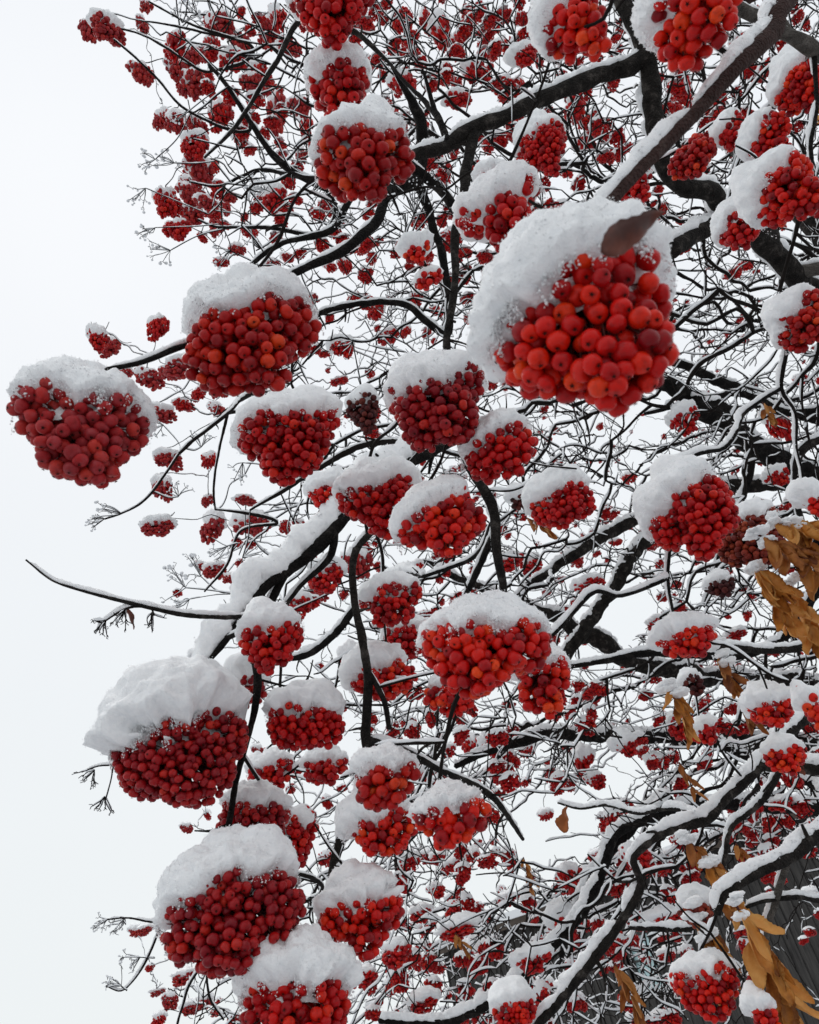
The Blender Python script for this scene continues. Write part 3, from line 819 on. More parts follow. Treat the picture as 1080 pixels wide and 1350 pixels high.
def in_crown(x, y):
    """the part of the picture the crown fills (left outline of the crown)"""
    ys = [-60, 0, 60, 130, 200, 300, 370, 450, 520, 600, 690, 780, 850, 950, 1040, 1120, 1200, 1290, 1420]
    xl = [190, 190, 200, 235, 245, 250, 300, 290, 290, 310, 300, 290, 300, 330, 330, 300, 270, 250, 230]
    return x > np.interp(y, ys, xl)
GAPS = [(640,135,22),(600,150,26),(790,480,0),(820,800,38),(790,840,40),(740,1110,60),(700,1080,40),(640,1170,20),(540,430,20),(430,640,15),(330,640,40),(350,560,20),(900,370,28),(840,1000,20),(720,640,14),(850,560,30),(800,1020,30)]
def gap(x, y): return any((x - a) ** 2 + (y - b) ** 2 < c * c for a, b, c in GAPS)

tiny = []
while len(tiny) < 1150:
    x, y = random.uniform(230, 1085), random.uniform(-10, 1355)
    if not in_crown(x, y): continue
    if x < 480 and random.random() < (.35 if y < 330 else .7): continue
    if y > 900 and x > 480 and random.random() < .6: w = random.uniform(15, 32)
    elif y < 330: w = random.uniform(13, 27)
    elif x > 740 and y < 640: w = random.uniform(6, 12)
    elif x > 690 and y < 1000: w = random.uniform(8, 20)
    else: w = random.uniform(10, 26)
    if gap(x, y) and (w > 10 or random.random() < .5): continue
    if x > 920 and y > 1140 and random.random() < .85: continue
    tiny.append((x, y, w))
tiny.sort(key=lambda r: -r[2])
tiny = left_over + tiny
for x, y, w in tiny[:0]:
    small_cluster(x, y, w, w * random.uniform(.55, .9), random.choice([0, 1, 1, 2]), 'berry_mid', 'tiny distant red berry cluster dusted with snow deep among the far twigs', 'tiny distant berry clusters')
mbB, mbS = MB(), MB()
rs = np.random.default_rng(77)
L = lobes_for(.075, .055, .06, rs, .012); C, Rr, D = pack(L, .0075, rs, h=.055, n_try=600, zcut=.9)
_m = MB(); put_berries(_m, T_LO, C, Rr, D, rs); VLO = (np.concatenate(_m.V), {k_: np.concatenate(f_) for k_, f_ in _m.F.items()})
oneb = {}
for x, y, w in tiny:
    d = .055 * FPX / w; loc, X_, Y_, Z_ = place(x, y, d); s = w / FPX * d
    q = rs.integers(7, 14); hv = VAR[q][0]; Vb, Fb = VAR[q][4][0]
    if w < 11: Vb, Fb = VLO[0] * [1, 1, rs.uniform(.6, 1.1)], VLO[1]
    sc = s / .075 * 1.12; yw = rs.uniform(-3, 3)
    X2, Y2 = X_ * math.cos(yw) + Y_ * math.sin(yw), Y_ * math.cos(yw) - X_ * math.sin(yw)
    sz_ = sc * rs.uniform(.7, 1.15)
    Q = loc + Vb[:, :1] * X2 * sc + Vb[:, 1:2] * Y2 * sc + Vb[:, 2:] * Z_ * sz_
    mbB.V.append(Q)
    for k_, f_ in Fb.items(): mbB.F.setdefault(k_, []).append(f_ + mbB.n)
    mbB.n += len(Q)
    V, F = ICO[3]
    tk = rs.choice([.1, .18, .28, .4])
    Q = V * [.47 * s, .45 * s, .5 * hv * sz_ + tk * s * .25] * (1 + .16 * vnoise(V, 3.0, x)[:, None] + .1 * vnoise(V, 7.0, x)[:, None])
    kp = (V[F][:, :, 2].mean(1) + vnoise(V[F].mean(1), 3, x) * .3) > rs.uniform(.25, .6)
    Q[:, 2] += tk * s * .12
    if kp.any(): mbS.add(loc + Q[:, :1] * X_ + Q[:, 1:2] * Y_ + Q[:, 2:] * Z_, F[kp])
    ATTACH.append((loc + Z_ * .3 * s, 1))
far = link('distant_berry_clusters', mbB.mesh('berries'), [M['berry_mid'], M['calyx']])
tag(far, 'specks of red berry clusters deep in the farthest twigs', 'berry clusters', kind='stuff')
link('snow', mbS.mesh('snow'), M['snow_far'], far)

# ------------------------------------------------------------------ the tree: traced limbs first
# (bark, snow half width mm, snow factor, [(px, py, depth, width px) ...] from the thick end to the tip)
TRUNK = [(2.05, 1.9, -.1, .15), (2.0, 1.95, .6, .12), (1.92, 2.0, 1.4, .105), (1.85, 1.95, 2.3, .09), (1.75, 1.85, 3.2, .07), (1.6, 1.75, 4.1, .045)]
def LM(bark, sn, k, *pts): return dict(bark=bark, sn=sn, k=k, pts=pts)
LIMBS = [
 LM('bark', 10, 1.0, (1330, 480, 2.0, 60), (1180, 420, 1.6, 48), (1080, 385, 1.4, 40), (1010, 320, 1.3, 36), (945, 262, 1.22, 34), (890, 238, 1.18, 32), (864, 170, 1.15, 31), (858, 105, 1.15, 31), (838, 45, 1.15, 29), (808, -25, 1.15, 26), (790, -90, 1.15, 18)),
 LM('bark', 12, 1.1, (862, 70, 1.15, 30), (780, 105, 1.13, 27), (700, 140, 1.1, 25), (620, 175, 1.08, 24), (590, 195, 1.07, 22), (545, 205, 1.05, 20), (480, 225, 1.1, 17), (440, 240, 1.2, 14)),
 LM('bark', 6, .6, (625, 178, 1.08, 20), (614, 235, 1.05, 18), (602, 300, 1.0, 16), (598, 380, .97, 14), (590, 450, .95, 13), (598, 510, .93, 13), (606, 570, .92, 15), (622, 620, .9, 17), (650, 672, .9, 18), (656, 725, .9, 16), (665, 800, .95, 12)),
 LM('bark_dark', 8, .8, (594, 190, 1.07, 16), (575, 150, 1.1, 11), (545, 120, 1.15, 7), (515, 85, 1.2, 5)),
 LM('bark_dark', 5, .7, (575, 150, 1.1, 9), (563, 110, 1.1, 6), (556, 92, 1.1, 4)),
 LM('bark_brown', 6, 1.0, (1330, -220, .75, 40), (1180, -130, .6, 36), (1050, -15, .45, 34), (1018, 40, .42, 36), (985, 75, .4, 31), (930, 132, .38, 28), (850, 215, .36, 26), (808, 258, .345, 23), (775, 292, .335, 22)),
 LM('bark_grey', 7, .7, (1330, 260, 1.1, 24), (1180, 140, .9, 23), (1085, 72, .75, 23), (1020, 35, .72, 21), (972, 8, .7, 19), (930, -30, .7, 14)),
 LM('bark', 12, 1.1, (1000, 300, 1.3, 30), (960, 292, 1.25, 30), (925, 308, 1.2, 29), (882, 332, 1.15, 26)),
 LM('bark_dark', 5, .7, (520, 215, .95, 17), (510, 262, .85, 16), (490, 298, .82, 15), (455, 328, .8, 15), (410, 352, .78, 14), (370, 373, .75, 12), (320, 420, .6, 11), (280, 445, .5, 10), (240, 457, .44, 10), (190, 477, .42, 9), (142, 487, .42, 8)),
 LM('bark_dark', 10, .9, (1250, 700, 2.5, 44), (1120, 650, 2.4, 40), (1010, 598, 2.3, 36), (950, 560, 2.2, 32), (895, 515, 2.1, 27), (850, 490, 2.1, 20), (790, 430, 2.1, 14)),
 LM('bark_dark', 9, .9, (1200, 600, 2.7, 26), (1080, 555, 2.6, 20), (1010, 528, 2.6, 18), (940, 500, 2.5, 16), (880, 472, 2.5, 13), (800, 440, 2.5, 10)),
 LM('bark_dark', 8, .9, (1150, 520, 2.4, 16), (1050, 545, 2.4, 13), (980, 520, 2.4, 11), (900, 535, 2.4, 8), (850, 545, 2.4, 5)),
 LM('bark', 6, .8, (1120, 560, 1.6, 18), (1060, 590, 1.6, 14), (1050, 640, 1.6, 12), (1060, 700, 1.6, 8)),
 # the left limb carrying the long snow bank
 LM('bark_dark', 26, 1.0, (606, 575, .92, 20), (560, 600, .88, 20), (510, 630, .84, 20), (458, 680, .8, 20), (425, 715, .78, 20), (385, 750, .76, 20), (350, 772, .74, 17), (318, 815, .72, 14), (285, 860, .7, 10), (262, 890, .7, 7)),
 LM('bark_dark', 9, .8, (380, 752, .76, 15), (352, 800, .74, 14), (336, 860, .72, 14), (338, 905, .7, 13), (328, 960, .68, 12), (312, 1030, .66, 11), (304, 1075, .64, 12), (290, 1125, .62, 12)),
 LM('bark_dark', 6, .8, (440, 700, .79, 13), (435, 735, .78, 11), (400, 770, .77, 9), (375, 800, .76, 8)),
 LM('bark_dark', 5, .8, (655, 700, .9, 14), (632, 745, .92, 12), (612, 790, .95, 9), (600, 840, 1, 6)),
 LM('bark_dark', 5, .8, (650, 690, .9, 11), (625, 735, .95, 8), (560, 760, 1.0, 6)),
 LM('bark', 4, .4, (500, 690, .78, 13), (468, 728, .74, 14), (466, 790, .72, 14), (478, 850, .7, 14), (486, 900, .7, 15), (482, 960, .7, 17), (484, 990, .7, 16)),
 LM('bark', 5, .5, (482, 880, .7, 9), (505, 920, .7, 9), (512, 960, .7, 9)),
 LM('bark', 6, .6, (484, 975, .7, 15), (525, 985, .72, 12), (580, 1015, .74, 11), (640, 1045, .77, 10), (668, 1075, .8, 9), (690, 1105, .85, 6)),
 LM('bark', 10, .9, (486, 985, .7, 15), (470, 1050, .66, 13), (448, 1105, .63, 12), (436, 1160, .61, 13), (430, 1215, .6, 13), (410, 1245, .59, 12), (385, 1262, .58, 10)),
 LM('bark_dark', 9, 1.0, (500, 770, 1.3, 13), (470, 800, 1.3, 12), (440, 840, 1.3, 12), (400, 865, 1.3, 11), (370, 868, 1.3, 8)),
 LM('bark', 8, .9, (1120, 650, 2.2, 24), (1000, 640, 2.2, 22), (905, 650, 2.2, 20), (840, 685, 2.15, 19), (770, 722, 2.1, 17), (710, 765, 2.1, 14), (650, 815, 2.1, 9)),
 LM('bark', 8, .8, (900, 650, 2.2, 20), (842, 722, 2.1, 22), (802, 788, 2.05, 21), (758, 848, 2.0, 20), (730, 890, 2.0, 14), (700, 930, 2, 9)),
 LM('bark', 9, .9, (1180, 900, 2.8, 36), (1000, 900, 2.7, 30), (850, 878, 2.65, 27), (790, 845, 2.6, 27), (720, 812, 2.6, 24), (640, 780, 2.6, 16), (560, 740, 2.6, 9)),
 LM('bark', 8, 1.0, (1180, 800, 1.4, 16), (1080, 845, 1.3, 14), (1015, 858, 1.25, 12), (940, 853, 1.2, 10), (880, 855, 1.2, 6)),
 LM('bark_dark', 8, 1.0, (1000, 860, 1.6, 14), (860, 862, 1.6, 13), (790, 872, 1.6, 10), (745, 880, 1.6, 8)),
 LM('bark_dark', 11, 1.0, (1100, 980, 2.6, 28), (960, 975, 2.5, 24), (820, 970, 2.4, 21), (720, 970, 2.3, 19), (650, 990, 2.3, 15), (600, 1010, 2.3, 9)),
 LM('bark', 11, 1.1, (1180, 860, 1.25, 24), (1090, 920, 1.15, 20), (1012, 998, 1.05, 17), (960, 1050, 1.02, 17), (930, 1078, 1.0, 16), (880, 1098, 1.0, 14), (835, 1128, 1.0, 12), (845, 1165, 1.0, 13), (830, 1195, 1.0, 14), (800, 1240, 1.0, 15), (755, 1298, 1.0, 15), (700, 1360, 1.0, 14), (640, 1430, 1, 9)),
 LM('bark', 8, 1.0, (930, 1078, 1.0, 11), (885, 1066, 1.05, 8), (840, 1073, 1.1, 7), (800, 1062, 1.15, 6), (765, 1066, 1.2, 4), (735, 1058, 1.2, 3)),
 LM('bark', 9, 1.0, (1190, 1050, .9, 26), (1090, 1098, .82, 24), (1040, 1130, .79, 21), (990, 1155, .77, 18), (955, 1178, .76, 16), (945, 1205, .75, 13)),
 LM('bark', 6, 1.0, (1150, 1195, .85, 9), (1085, 1187, .82, 9), (1045, 1182, .8, 8), (1010, 1187, .8, 8), (985, 1196, .8, 6)),
 LM('bark_grey', 7, .8, (1040, 1130, .79, 12), (1025, 1180, .8, 12), (1012, 1230, .82, 10), (1018, 1275, .85, 8)),
 LM('bark', 8, 1.1, (1000, 1060, 1.2, 10), (965, 1090, 1.2, 9), (955, 1140, 1.2, 7)),
 LM('bark_dark', 12, 1.1, (1100, 1060, 1.9, 22), (960, 1060, 1.8, 20), (870, 1075, 1.75, 18), (812, 1100, 1.7, 17), (790, 1160, 1.65, 16), (765, 1210, 1.6, 15), (715, 1262, 1.55, 16), (650, 1320, 1.5, 16), (580, 1348, 1.5, 13), (500, 1345, 1.5, 8)),
 LM('bark_dark', 10, 1.1, (860, 1065, 1.8, 18), (800, 1130, 1.8, 18), (765, 1190, 1.8, 15), (740, 1260, 1.8, 10)),
 LM('bark', 9, 1.1, (925, 1218, 1.3, 10), (880, 1225, 1.3, 9), (830, 1224, 1.3, 7)),
 LM('bark_dark', 9, .9, (980, 560, 1.9, 14), (990, 620, 1.9, 12), (960, 700, 1.9, 10), (930, 800, 1.9, 7)),
 # upper left crown
 LM('bark_dark', 6, .8, (545, 240, 1.5, 16), (460, 250, 1.55, 14), (400, 235, 1.6, 12), (360, 205, 1.6, 11), (330, 160, 1.6, 9), (300, 115, 1.6, 7), (275, 85, 1.6, 5)),
 LM('bark_dark', 6, .9, (440, 300, 1.5, 11), (410, 312, 1.5, 10), (370, 322, 1.5, 9), (332, 350, 1.5, 7), (300, 395, 1.5, 4)),
 LM('bark', 4, .8, (400, 25, 1.25, 9), (367, 80, 1.25, 8), (335, 130, 1.25, 7), (300, 180, 1.3, 6), (270, 208, 1.3, 4)),
 LM('bark_dark', 4, .8, (400, 235, 1.6, 8), (340, 225, 1.7, 6), (290, 245, 1.7, 4), (250, 240, 1.7, 3)),
 LM('bark_dark', 4, .8, (420, 310, 1.6, 8), (350, 300, 1.6, 6), (290, 300, 1.6, 4), (260, 290, 1.6, 3)),
 LM('twig', 3, .8, (300, 170, 1.6, 5), (240, 140, 1.5, 4), (200, 95, 1.5, 4), (150, 52, 1.4, 3)),
 LM('twig', 3, .8, (260, 90, 1.6, 4), (218, 62, 1.5, 4), (185, 45, 1.4, 3), (160, 38, 1.4, 3)),
 LM('twig', 2, .8, (330, 60, 1.7, 5), (260, 35, 1.6, 4), (225, 18, 1.5, 3), (196, 2, 1.5, 3)),
 LM('twig', 2, .8, (280, 45, 1.7, 4), (220, 32, 1.6, 3), (187, 28, 1.6, 2)),
 LM('bark_dark', 6, .9, (590, 440, 1.5, 12), (530, 400, 1.5, 11), (450, 405, 1.5, 10), (400, 425, 1.5, 8), (350, 480, 1.5, 6), (300, 545, 1.4, 5)),
 LM('twig', 4, .9, (400, 520, 1.3, 8), (330, 520, 1.2, 7), (300, 545, 1.1, 6), (262, 575, 1.1, 6), (236, 598, 1.1, 5)),
 LM('twig', 3, .8, (236, 598, 1.1, 4), (215, 628, 1.1, 4), (190, 660, 1.1, 4), (160, 677, 1.1, 3), (138, 684, 1.1, 3)),
 LM('twig', 2, .6, (300, 545, 1.1, 5), (290, 590, 1.1, 4), (282, 640, 1.1, 4), (284, 672, 1.1, 3)),
 LM('twig', 4, .9, (470, 590, 1.0, 9), (415, 622, 1.0, 8), (370, 650, 1.0, 6), (330, 672, 1.0, 4)),
 LM('twig', 3, .9, (365, 690, 1.2, 5), (318, 700, 1.2, 4), (300, 745, 1.2, 4), (270, 780, 1.2, 3)),
 LM('bark', 5, .8, (330, 815, .66, 8), (290, 815, .62, 8), (252, 812, .6, 9), (205, 803, .6, 7), (150, 790, .6, 6), (105, 778, .6, 5), (68, 765, .6, 4), (34, 738, .6, 3)),
 LM('twig', 5, 1.0, (235, 808, .6, 4), (190, 800, .6, 4), (165, 803, .6, 4), (140, 818, .6, 3), (125, 832, .6, 2)),
 LM('twig', 3, .8, (165, 998, .7, 4), (150, 1008, .7, 4), (130, 1010, .7, 3), (108, 1018, .7, 2)),
 LM('twig', 2, .6, (150, 1008, .7, 3), (146, 1030, .7, 2), (138, 1058, .7, 2)),
 LM('twig', 4, 1.0, (330, 1180, 1.1, 5), (270, 1200, 1.1, 5), (215, 1215, 1.1, 4), (170, 1210, 1.1, 3), (142, 1212, 1.1, 3)),
 LM('twig', 4, 1.0, (215, 1215, 1.1, 4), (195, 1262, 1.1, 4), (178, 1290, 1.1, 3), (160, 1306, 1.1, 3), (140, 1300, 1.1, 2)),
 LM('twig', 3, .9, (420, 1180, 1.3, 6), (330, 1220, 1.3, 6), (262, 1280, 1.2, 5), (240, 1330, 1.2, 4), (230, 1370, 1.2, 3)),
 LM('twig', 3, .9, (360, 1230, 1.3, 5), (282, 1260, 1.3, 4), (275, 1310, 1.3, 4), (295, 1345, 1.3, 3)),
 LM('twig', 1, .5, (600, 575, .8, 4), (640, 585, .8, 3), (700, 610, .8, 3), (760, 618, .8, 3)),
]
limb_tree = link('rowan_tree', None, None)
limb_tree.matrix_world = Matrix.Translation(Vector((TRUNK[0][0], TRUNK[0][1], 0)))
tag(limb_tree, 'snow laden rowan tree with dark forking limbs filling the frame', 'tree')
INV = limb_tree.matrix_world.inverted()
ORG = np.array([TRUNK[0][0], TRUNK[0][1], 0.0])

NP, NPAR, NRAD, NLEN = [], [], [], []      # skeleton nodes
def add_node(p, par, r):
    NP.append(p); NPAR.append(par); NRAD.append(r)
    NLEN.append(0 if par < 0 else NLEN[par] + float(np.linalg.norm(p - NP[par])))
    return len(NP) - 1

def emit_branch(name, pts, rad, bark, sn, k, step=None):
    mb = MB(); sides = 18 if rad.max() > .006 else 9
    pts = pts + np.stack([vnoise(pts, 17, 3 + a * 5) + .5 * vnoise(pts, 45, 8 + a * 5) for a in range(3)], -1) * (rad * .45)[:, None]
    nub = 1 + .14 * vnoise(pts, 38, 5) + .3 * np.clip(vnoise(pts, 20, 9) - .45, 0, 1)
    tube(mb, pts - ORG, rad * nub, sides, rough=.2)
    for _ in range(int(len(pts) * .045)):
        i = GR.integers(2, len(pts) - 1); v = unit(GR.normal(size=3)); tn = unit(pts[i] - pts[i - 1]); v = unit(v - tn * v.dot(tn) * .8)
        if rad[i] < .0022: continue
        r0 = min(rad[i] * .5, GR.uniform(.0015, .004)); ln = GR.uniform(.006, .028)
        b3 = np.array([pts[i] + v * rad[i] * .6, pts[i] + v * (rad[i] + ln * .5) + tn * ln * .2, pts[i] + v * (rad[i] + ln) + tn * ln * GR.uniform(.1, .8) + GR.normal(size=3) * .002])
        tube(mb, resample(b3, .003) - ORG, np.linspace(r0, r0 * .45, len(resample(b3, .003))), 6, rough=.3)
    b_ = link(name, mb.mesh(name), M[bark], limb_tree)
    if sn:
        ms = MB(); pf = resample(np.column_stack([pts, rad]), .004); snow_strip(ms, pf[:, :3], pf[:, 3], sn * .001, k, 14 if rad.max() > .004 else 9, seed=len(NP) * .37, cover=.35, crumbs=2200)
        if ms.n:
            me = ms.mesh('snow')
            me.transform(INV)
            link('snow', me, M['snow'], b_)
    return b_

LW = .77
tp = resample(np.array(TRUNK), .06)
par = -1
for row in tp: par = add_node(row[:3], par, row[3])
mb = MB(); tube(mb, tp[:, :3] - ORG, tp[:, 3], 20, rough=.12)
link('trunk', mb.mesh('trunk'), M['bark'], limb_tree)
for lm in LIMBS:
    pts = np.array([[*P(a, b_, d), w_ / FPX * d / 2 * LW] for a, b_, d, w_ in lm['pts']])
    if lm['sn'] < 20: lm['sn'] *= .68
    q = pts[0, :3]
    A = np.array(NP)
    c = np.linalg.norm(A - q, axis=1)
    j = int(c.argmin())
    if c[j] > .02:
        mid = (A[j] + q) / 2 + (pts[0, :3] - pts[1, :3]) * .25
        pts = np.vstack([[*A[j], min(NRAD[j], pts[0, 3] * 1.25)], [*mid, pts[0, 3] * 1.1], pts])
    fine = min(.012, max(.004, pts[:, 3].max() * .9))
    S = resample(pts, fine)
    S[:, 3] = np.clip(S[:, 3], .0006, None)
    par = j
    for kk, row in enumerate(S):
        if kk % 3 == 0 or kk == len(S) - 1: par = add_node(row[:3], par, row[3])
    emit_branch('branch', S[:, :3], S[:, 3], lm['bark'], lm['sn'], lm['k'])
N_TRACED = len(NP)

# ------------------------------------------------------------------ twigs grown between the limbs to every cluster
att = [a for a, _ in ATTACH]
fill = []
while len(fill) < 6200:
    x, y = random.uniform(230, 1130), random.uniform(-40, 1390)
    if not in_crown(x - 6, y): continue
    if gap(x, y) and random.random() < .9: continue
    if x > 920 and y > 1140 and random.random() < .93: continue
    if x < 480 and random.random() < .55: continue
    d = random.choice([random.uniform(1.4, 2.2), random.uniform(1.6, 3.5), random.uniform(2.5, 5.5)])
    if x < 420: d = random.uniform(1.2, 2.2)
    fill.append(P(x, y, d))
for _ in range(650):
    x, y = random.uniform(500, 1080), random.uniform(960, 1380)
    if not gap(x, y) and not (x > 900 and y > 1130): fill.append(P(x, y, random.uniform(1.3, 2.6)))
for _ in range(450):
    x, y = random.uniform(380, 1090), random.uniform(-30, 620)
    if not gap(x, y): fill.append(P(x, y, random.uniform(1.5, 3.0)))
att = np.array(att + fill)
n_cl = len(ATTACH)
done = np.zeros(len(att), bool)
best = np.full(len(att), 1e9); bj = np.zeros(len(att), int)
BF = .5
def upd(i0):
    global best, bj
    for j in range(i0, len(NP)):
        c = np.linalg.norm(att - NP[j], axis=1) + BF * NLEN[j] * .5
        mm = c < best
        best[mm] = c[mm]; bj[mm] = j
upd(0)
CH = []
rs = np.random.default_rng(5)
for it in range(len(att)):
    b_ = np.where(done, 1e9, best); a = int(b_.argmin()); j = int(bj[a]); done[a] = True
    p, q = np.array(NP[j]), att[a]
    L_ = float(np.linalg.norm(q - p))
    if L_ < .004: continue
    pd = unit(NP[j] - NP[NPAR[j]]) if NPAR[j] >= 0 else UP
    v = (q - p)
    c1 = p + (pd * .15 + unit(v) * .85) * L_ * .3
    c2 = q - (unit(v) + UP * rs.uniform(-.25, .25) + rs.normal(size=3) * .15) * L_ * .3
    n = max(3, int(L_ / .026) + 1)
    t = np.linspace(0, 1, n)[:, None]
    C_ = (1 - t) ** 3 * p + 3 * (1 - t) ** 2 * t * c1 + 3 * (1 - t) * t * t * c2 + t ** 3 * q
    C_[1:-1] += rs.normal(size=(n - 2, 3)) * min(.005, L_ * .035)
    i0 = len(NP); par = j; ids = [j]
    for row in C_[1:]: par = add_node(row, par, 0); ids.append(par)
    CH.append(ids); upd(i0)
cnt = np.zeros(len(NP)); 
haschild = np.zeros(len(NP), bool)
for i in range(N_TRACED, len(NP)): haschild[NPAR[i]] = True
for i in range(len(NP) - 1, N_TRACED - 1, -1):
    if cnt[i] == 0: cnt[i] = 1
    if NPAR[i] >= N_TRACED: cnt[NPAR[i]] += cnt[i]
rad = np.array(NRAD)
dist = np.linalg.norm(np.array(NP) - CAM, axis=1)
rad[N_TRACED:] = .00105 * np.clip(cnt[N_TRACED:], 1, 60) ** .33 * (1 + .12 * dist[N_TRACED:])
for ids in CH:
    if ids[0] < N_TRACED: pass
order = sorted(range(len(CH)), key=lambda k: -rad[CH[k][1]] * len(CH[k]) / dist[CH[k][1]])
NPa = np.array(NP)
tw, ts = MB(), MB()
n_part = 96 - len(LIMBS)
for rank, k in enumerate(order):
    ids = CH[k]
    pts = NPa[ids]; r = rad[ids].copy(); r[0] = min(r[0], r[1] * 1.15)
    r = np.convolve(np.pad(r, 1, 'edge'), [.25, .5, .25], 'valid')
    if rank < n_part:
        S = resample(np.column_stack([pts, r]), .008)
        emit_branch('branch', S[:, :3], S[:, 3], 'bark_dark', 5, .9)
        continue
    dd = dist[ids[0]]
    near = dd < 1.4
    S = resample(np.column_stack([pts, r]), .008 if near else .014)
    tube(tw, S[:, :3] - ORG, S[:, 3] * (1 + .25 * vnoise(S[:, :3], 70)), 6 if near else 4)
    if random.random() < .78: snow_strip(ts, S[:, :3] - ORG, S[:, 3], random.uniform(.0018, .0042) * (1 + .12 * dd), 1.0, 6 if near else 5, seed=k * .13, cover=.2)
    # spurs and buds
    for _ in range(int(len(S) * .09) + (1 if random.random() < .5 else 0)):
        i = random.randrange(len(S)); p = S[i, :3]
        v = unit(rs.normal(size=3) + UP * .3) ; ln = random.uniform(.012, .05)
        b2 = [p, p + v * ln * .5 + rs.normal(size=3) * .002, p + v * ln + UP * ln * .15]
        Q = resample(np.array(b2), .008)
        rr = np.linspace(min(S[i, 3], .0014 * (1 + .2 * dd)), .0007 * (1 + .15 * dd), len(Q))
        tube(tw, Q - ORG, rr, 4)
        if random.random() < .6: snow_strip(ts, Q - ORG, rr, random.uniform(.0015, .003) * (1 + .12 * dd), 1.0, 5, seed=i * .7, cover=.4)

# bare, picked-over berry stalks: fans of thread-thin pedicels
def fan(px, py, d, ang, size, n=7):
    o_ = P(px, py, d)
    dirv = CR * math.cos(R(ang)) + CU * math.sin(R(ang))
    s = size / FPX * d
    nj = NPa[int(np.linalg.norm(NPa - o_, axis=1).argmin())]
    if np.linalg.norm(nj - o_) > .003:
        Q = resample(np.array([nj, (nj + o_) / 2 + rs.normal(size=3) * .004 - dirv * s * .2, o_]), .006)
        tube(tw, Q - ORG, .0007 * (1 + .2 * d), 4)
        snow_strip(ts, Q - ORG, np.full(len(Q), .0007), .0016 * (1 + .1 * d), 1, 5, seed=px, cover=.3)
    for i in range(n):
        v = unit(dirv + rs.normal(size=3) * .45)
        e = o_ + v * s * rs.uniform(.5, 1)
        Q = resample(np.array([o_, o_ + v * s * .35 + rs.normal(size=3) * s * .05, e]), s * .15)
        tube(tw, Q - ORG, .00045 * (1 + .2 * d), 3); snow_strip(ts, Q - ORG, np.full(len(Q), .0004), .0010 * (1 + .2 * d), 1, 5, seed=i, cover=.4)
        for _ in range(3):
            e2 = e + unit(v + rs.normal(size=3) * .8) * s * rs.uniform(.12, .3)
            tube(tw, np.array([e, (e + e2) / 2 + rs.normal(size=3) * s * .05, e2]) - ORG, .00035 * (1 + .2 * d), 3)
            V, F = ICO[3]
            ts.add(e2 - ORG + V * s * (rs.uniform(.03, .085) if d > 1 else rs.uniform(.015, .035)) * [1, 1, .7], F[::1]) if rs.random() < .8 else None
for f_ in [(205,210,1.4,200,26),(192,248,1.4,230,26),(245,150,1.4,200,20),(240,30,1.4,70,26),(260,20,1.4,100,24),(230,215,1.4,160,30),(205,300,1.4,200,26),(225,330,1.4,200,28),(215,560,1.2,200,26),
           (160,677,1.1,170,28),(138,684,1.1,200,22),(140,818,.6,230,22),(165,803,.6,250,26),(200,808,.6,260,22),(125,1015,.7,230,26),(138,1050,.7,260,24),(142,1212,1.1,190,22),(165,1212,1.1,200,24),
           (160,1300,1.1,170,24),(185,1262,1.1,190,24),(245,775,1.3,140,34),(265,760,1.3,110,34),(250,790,1.3,200,30),(430,235,.9,250,40),(425,260,.9,290,40),(465,215,.8,90,34),(470,290,.9,200,30),(560,270,.9,100,36),
           (545,285,.9,60,36),(590,255,.9,120,36),(305,330,1.4,200,26),(330,270,1.6,90,30),(350,250,1.5,150,26),(465,450,1,200,30),(320,610,1.2,250,24),(265,590,1.2,90,22),(300,720,1.2,200,26),(320,735,1.0,10,30),(235,655,1.2,100,20)]:
    fan(*f_)
twigs = link('twigs', tw.mesh('twigs'), M['twig'], limb_tree); tag(twigs, kind='stuff')
link('snow', ts.mesh('snow'), M['snow_far'], twigs)
print('nodes', len(NP), 'twig verts', tw.n, 'snow verts', ts.n)

# ------------------------------------------------------------------ dried leaves
def leaflet(length, width, curl, fold, rs, n=22):
    V = []
    tw_ = rs.uniform(-1.2, 1.2)
    for i in range(n + 1):
        t = i / n
        wv = width * .42 * math.sin(math.pi * t ** .8) ** .8 * (1 + .06 * math.sin(i * 2.6) + .1 * math.sin(t * 9 + tw_)) + .0004
        ang = curl * t * t
        c = np.array([0, length * .42 * math.sin(ang), -length * t * (1 - .15 * curl * t)])
        for s_ in (-1, -.5, 0, .5, 1):
            a = fold * abs(s_)
            x_ = s_ * wv * math.cos(a * .6); y_ = abs(s_) * wv * math.sin(a) + .03 * width * math.sin(t * 11 + s_ * 3)
            ca, sa = math.cos(tw_ * t), math.sin(tw_ * t)
            V.append(c + [x_ * ca - y_ * sa, x_ * sa + y_ * ca, 0])
    V = np.array(V); F = []
    o7 = rs.uniform(0, 90)
    V = V + np.stack([vnoise(V / length, 4, o7), vnoise(V / length, 4, o7 + 9), vnoise(V / length, 3, o7 + 20) * .5], -1) * width * .10 + np.stack([vnoise(V / length, 14, o7), vnoise(V / length, 14, o7 + 9), V[:, 2] * 0], -1) * width * .03
    for i in range(n):
        for j in range(4):
            a = i * 5 + j; F.append([a, a + 1, a + 6, a + 5])
    F = np.array(F)
    V2 = V + [0, .0004, 0]; N = len(V)      # a little thickness
    Vt = np.concatenate([V, V2]); Ft = np.concatenate([F, F[:, ::-1] + N])
    rim = [i * 5 for i in range(n + 1)] + [n * 5 + j for j in range(1, 5)] + [i * 5 + 4 for i in range(n - 1, -1, -1)] + [3, 2, 1]
    E = [[rim[i], rim[(i + 1) % len(rim)], rim[(i + 1) % len(rim)] + N, rim[i] + N] for i in range(len(rim))]
    return Vt, np.concatenate([Ft, np.array(E)])

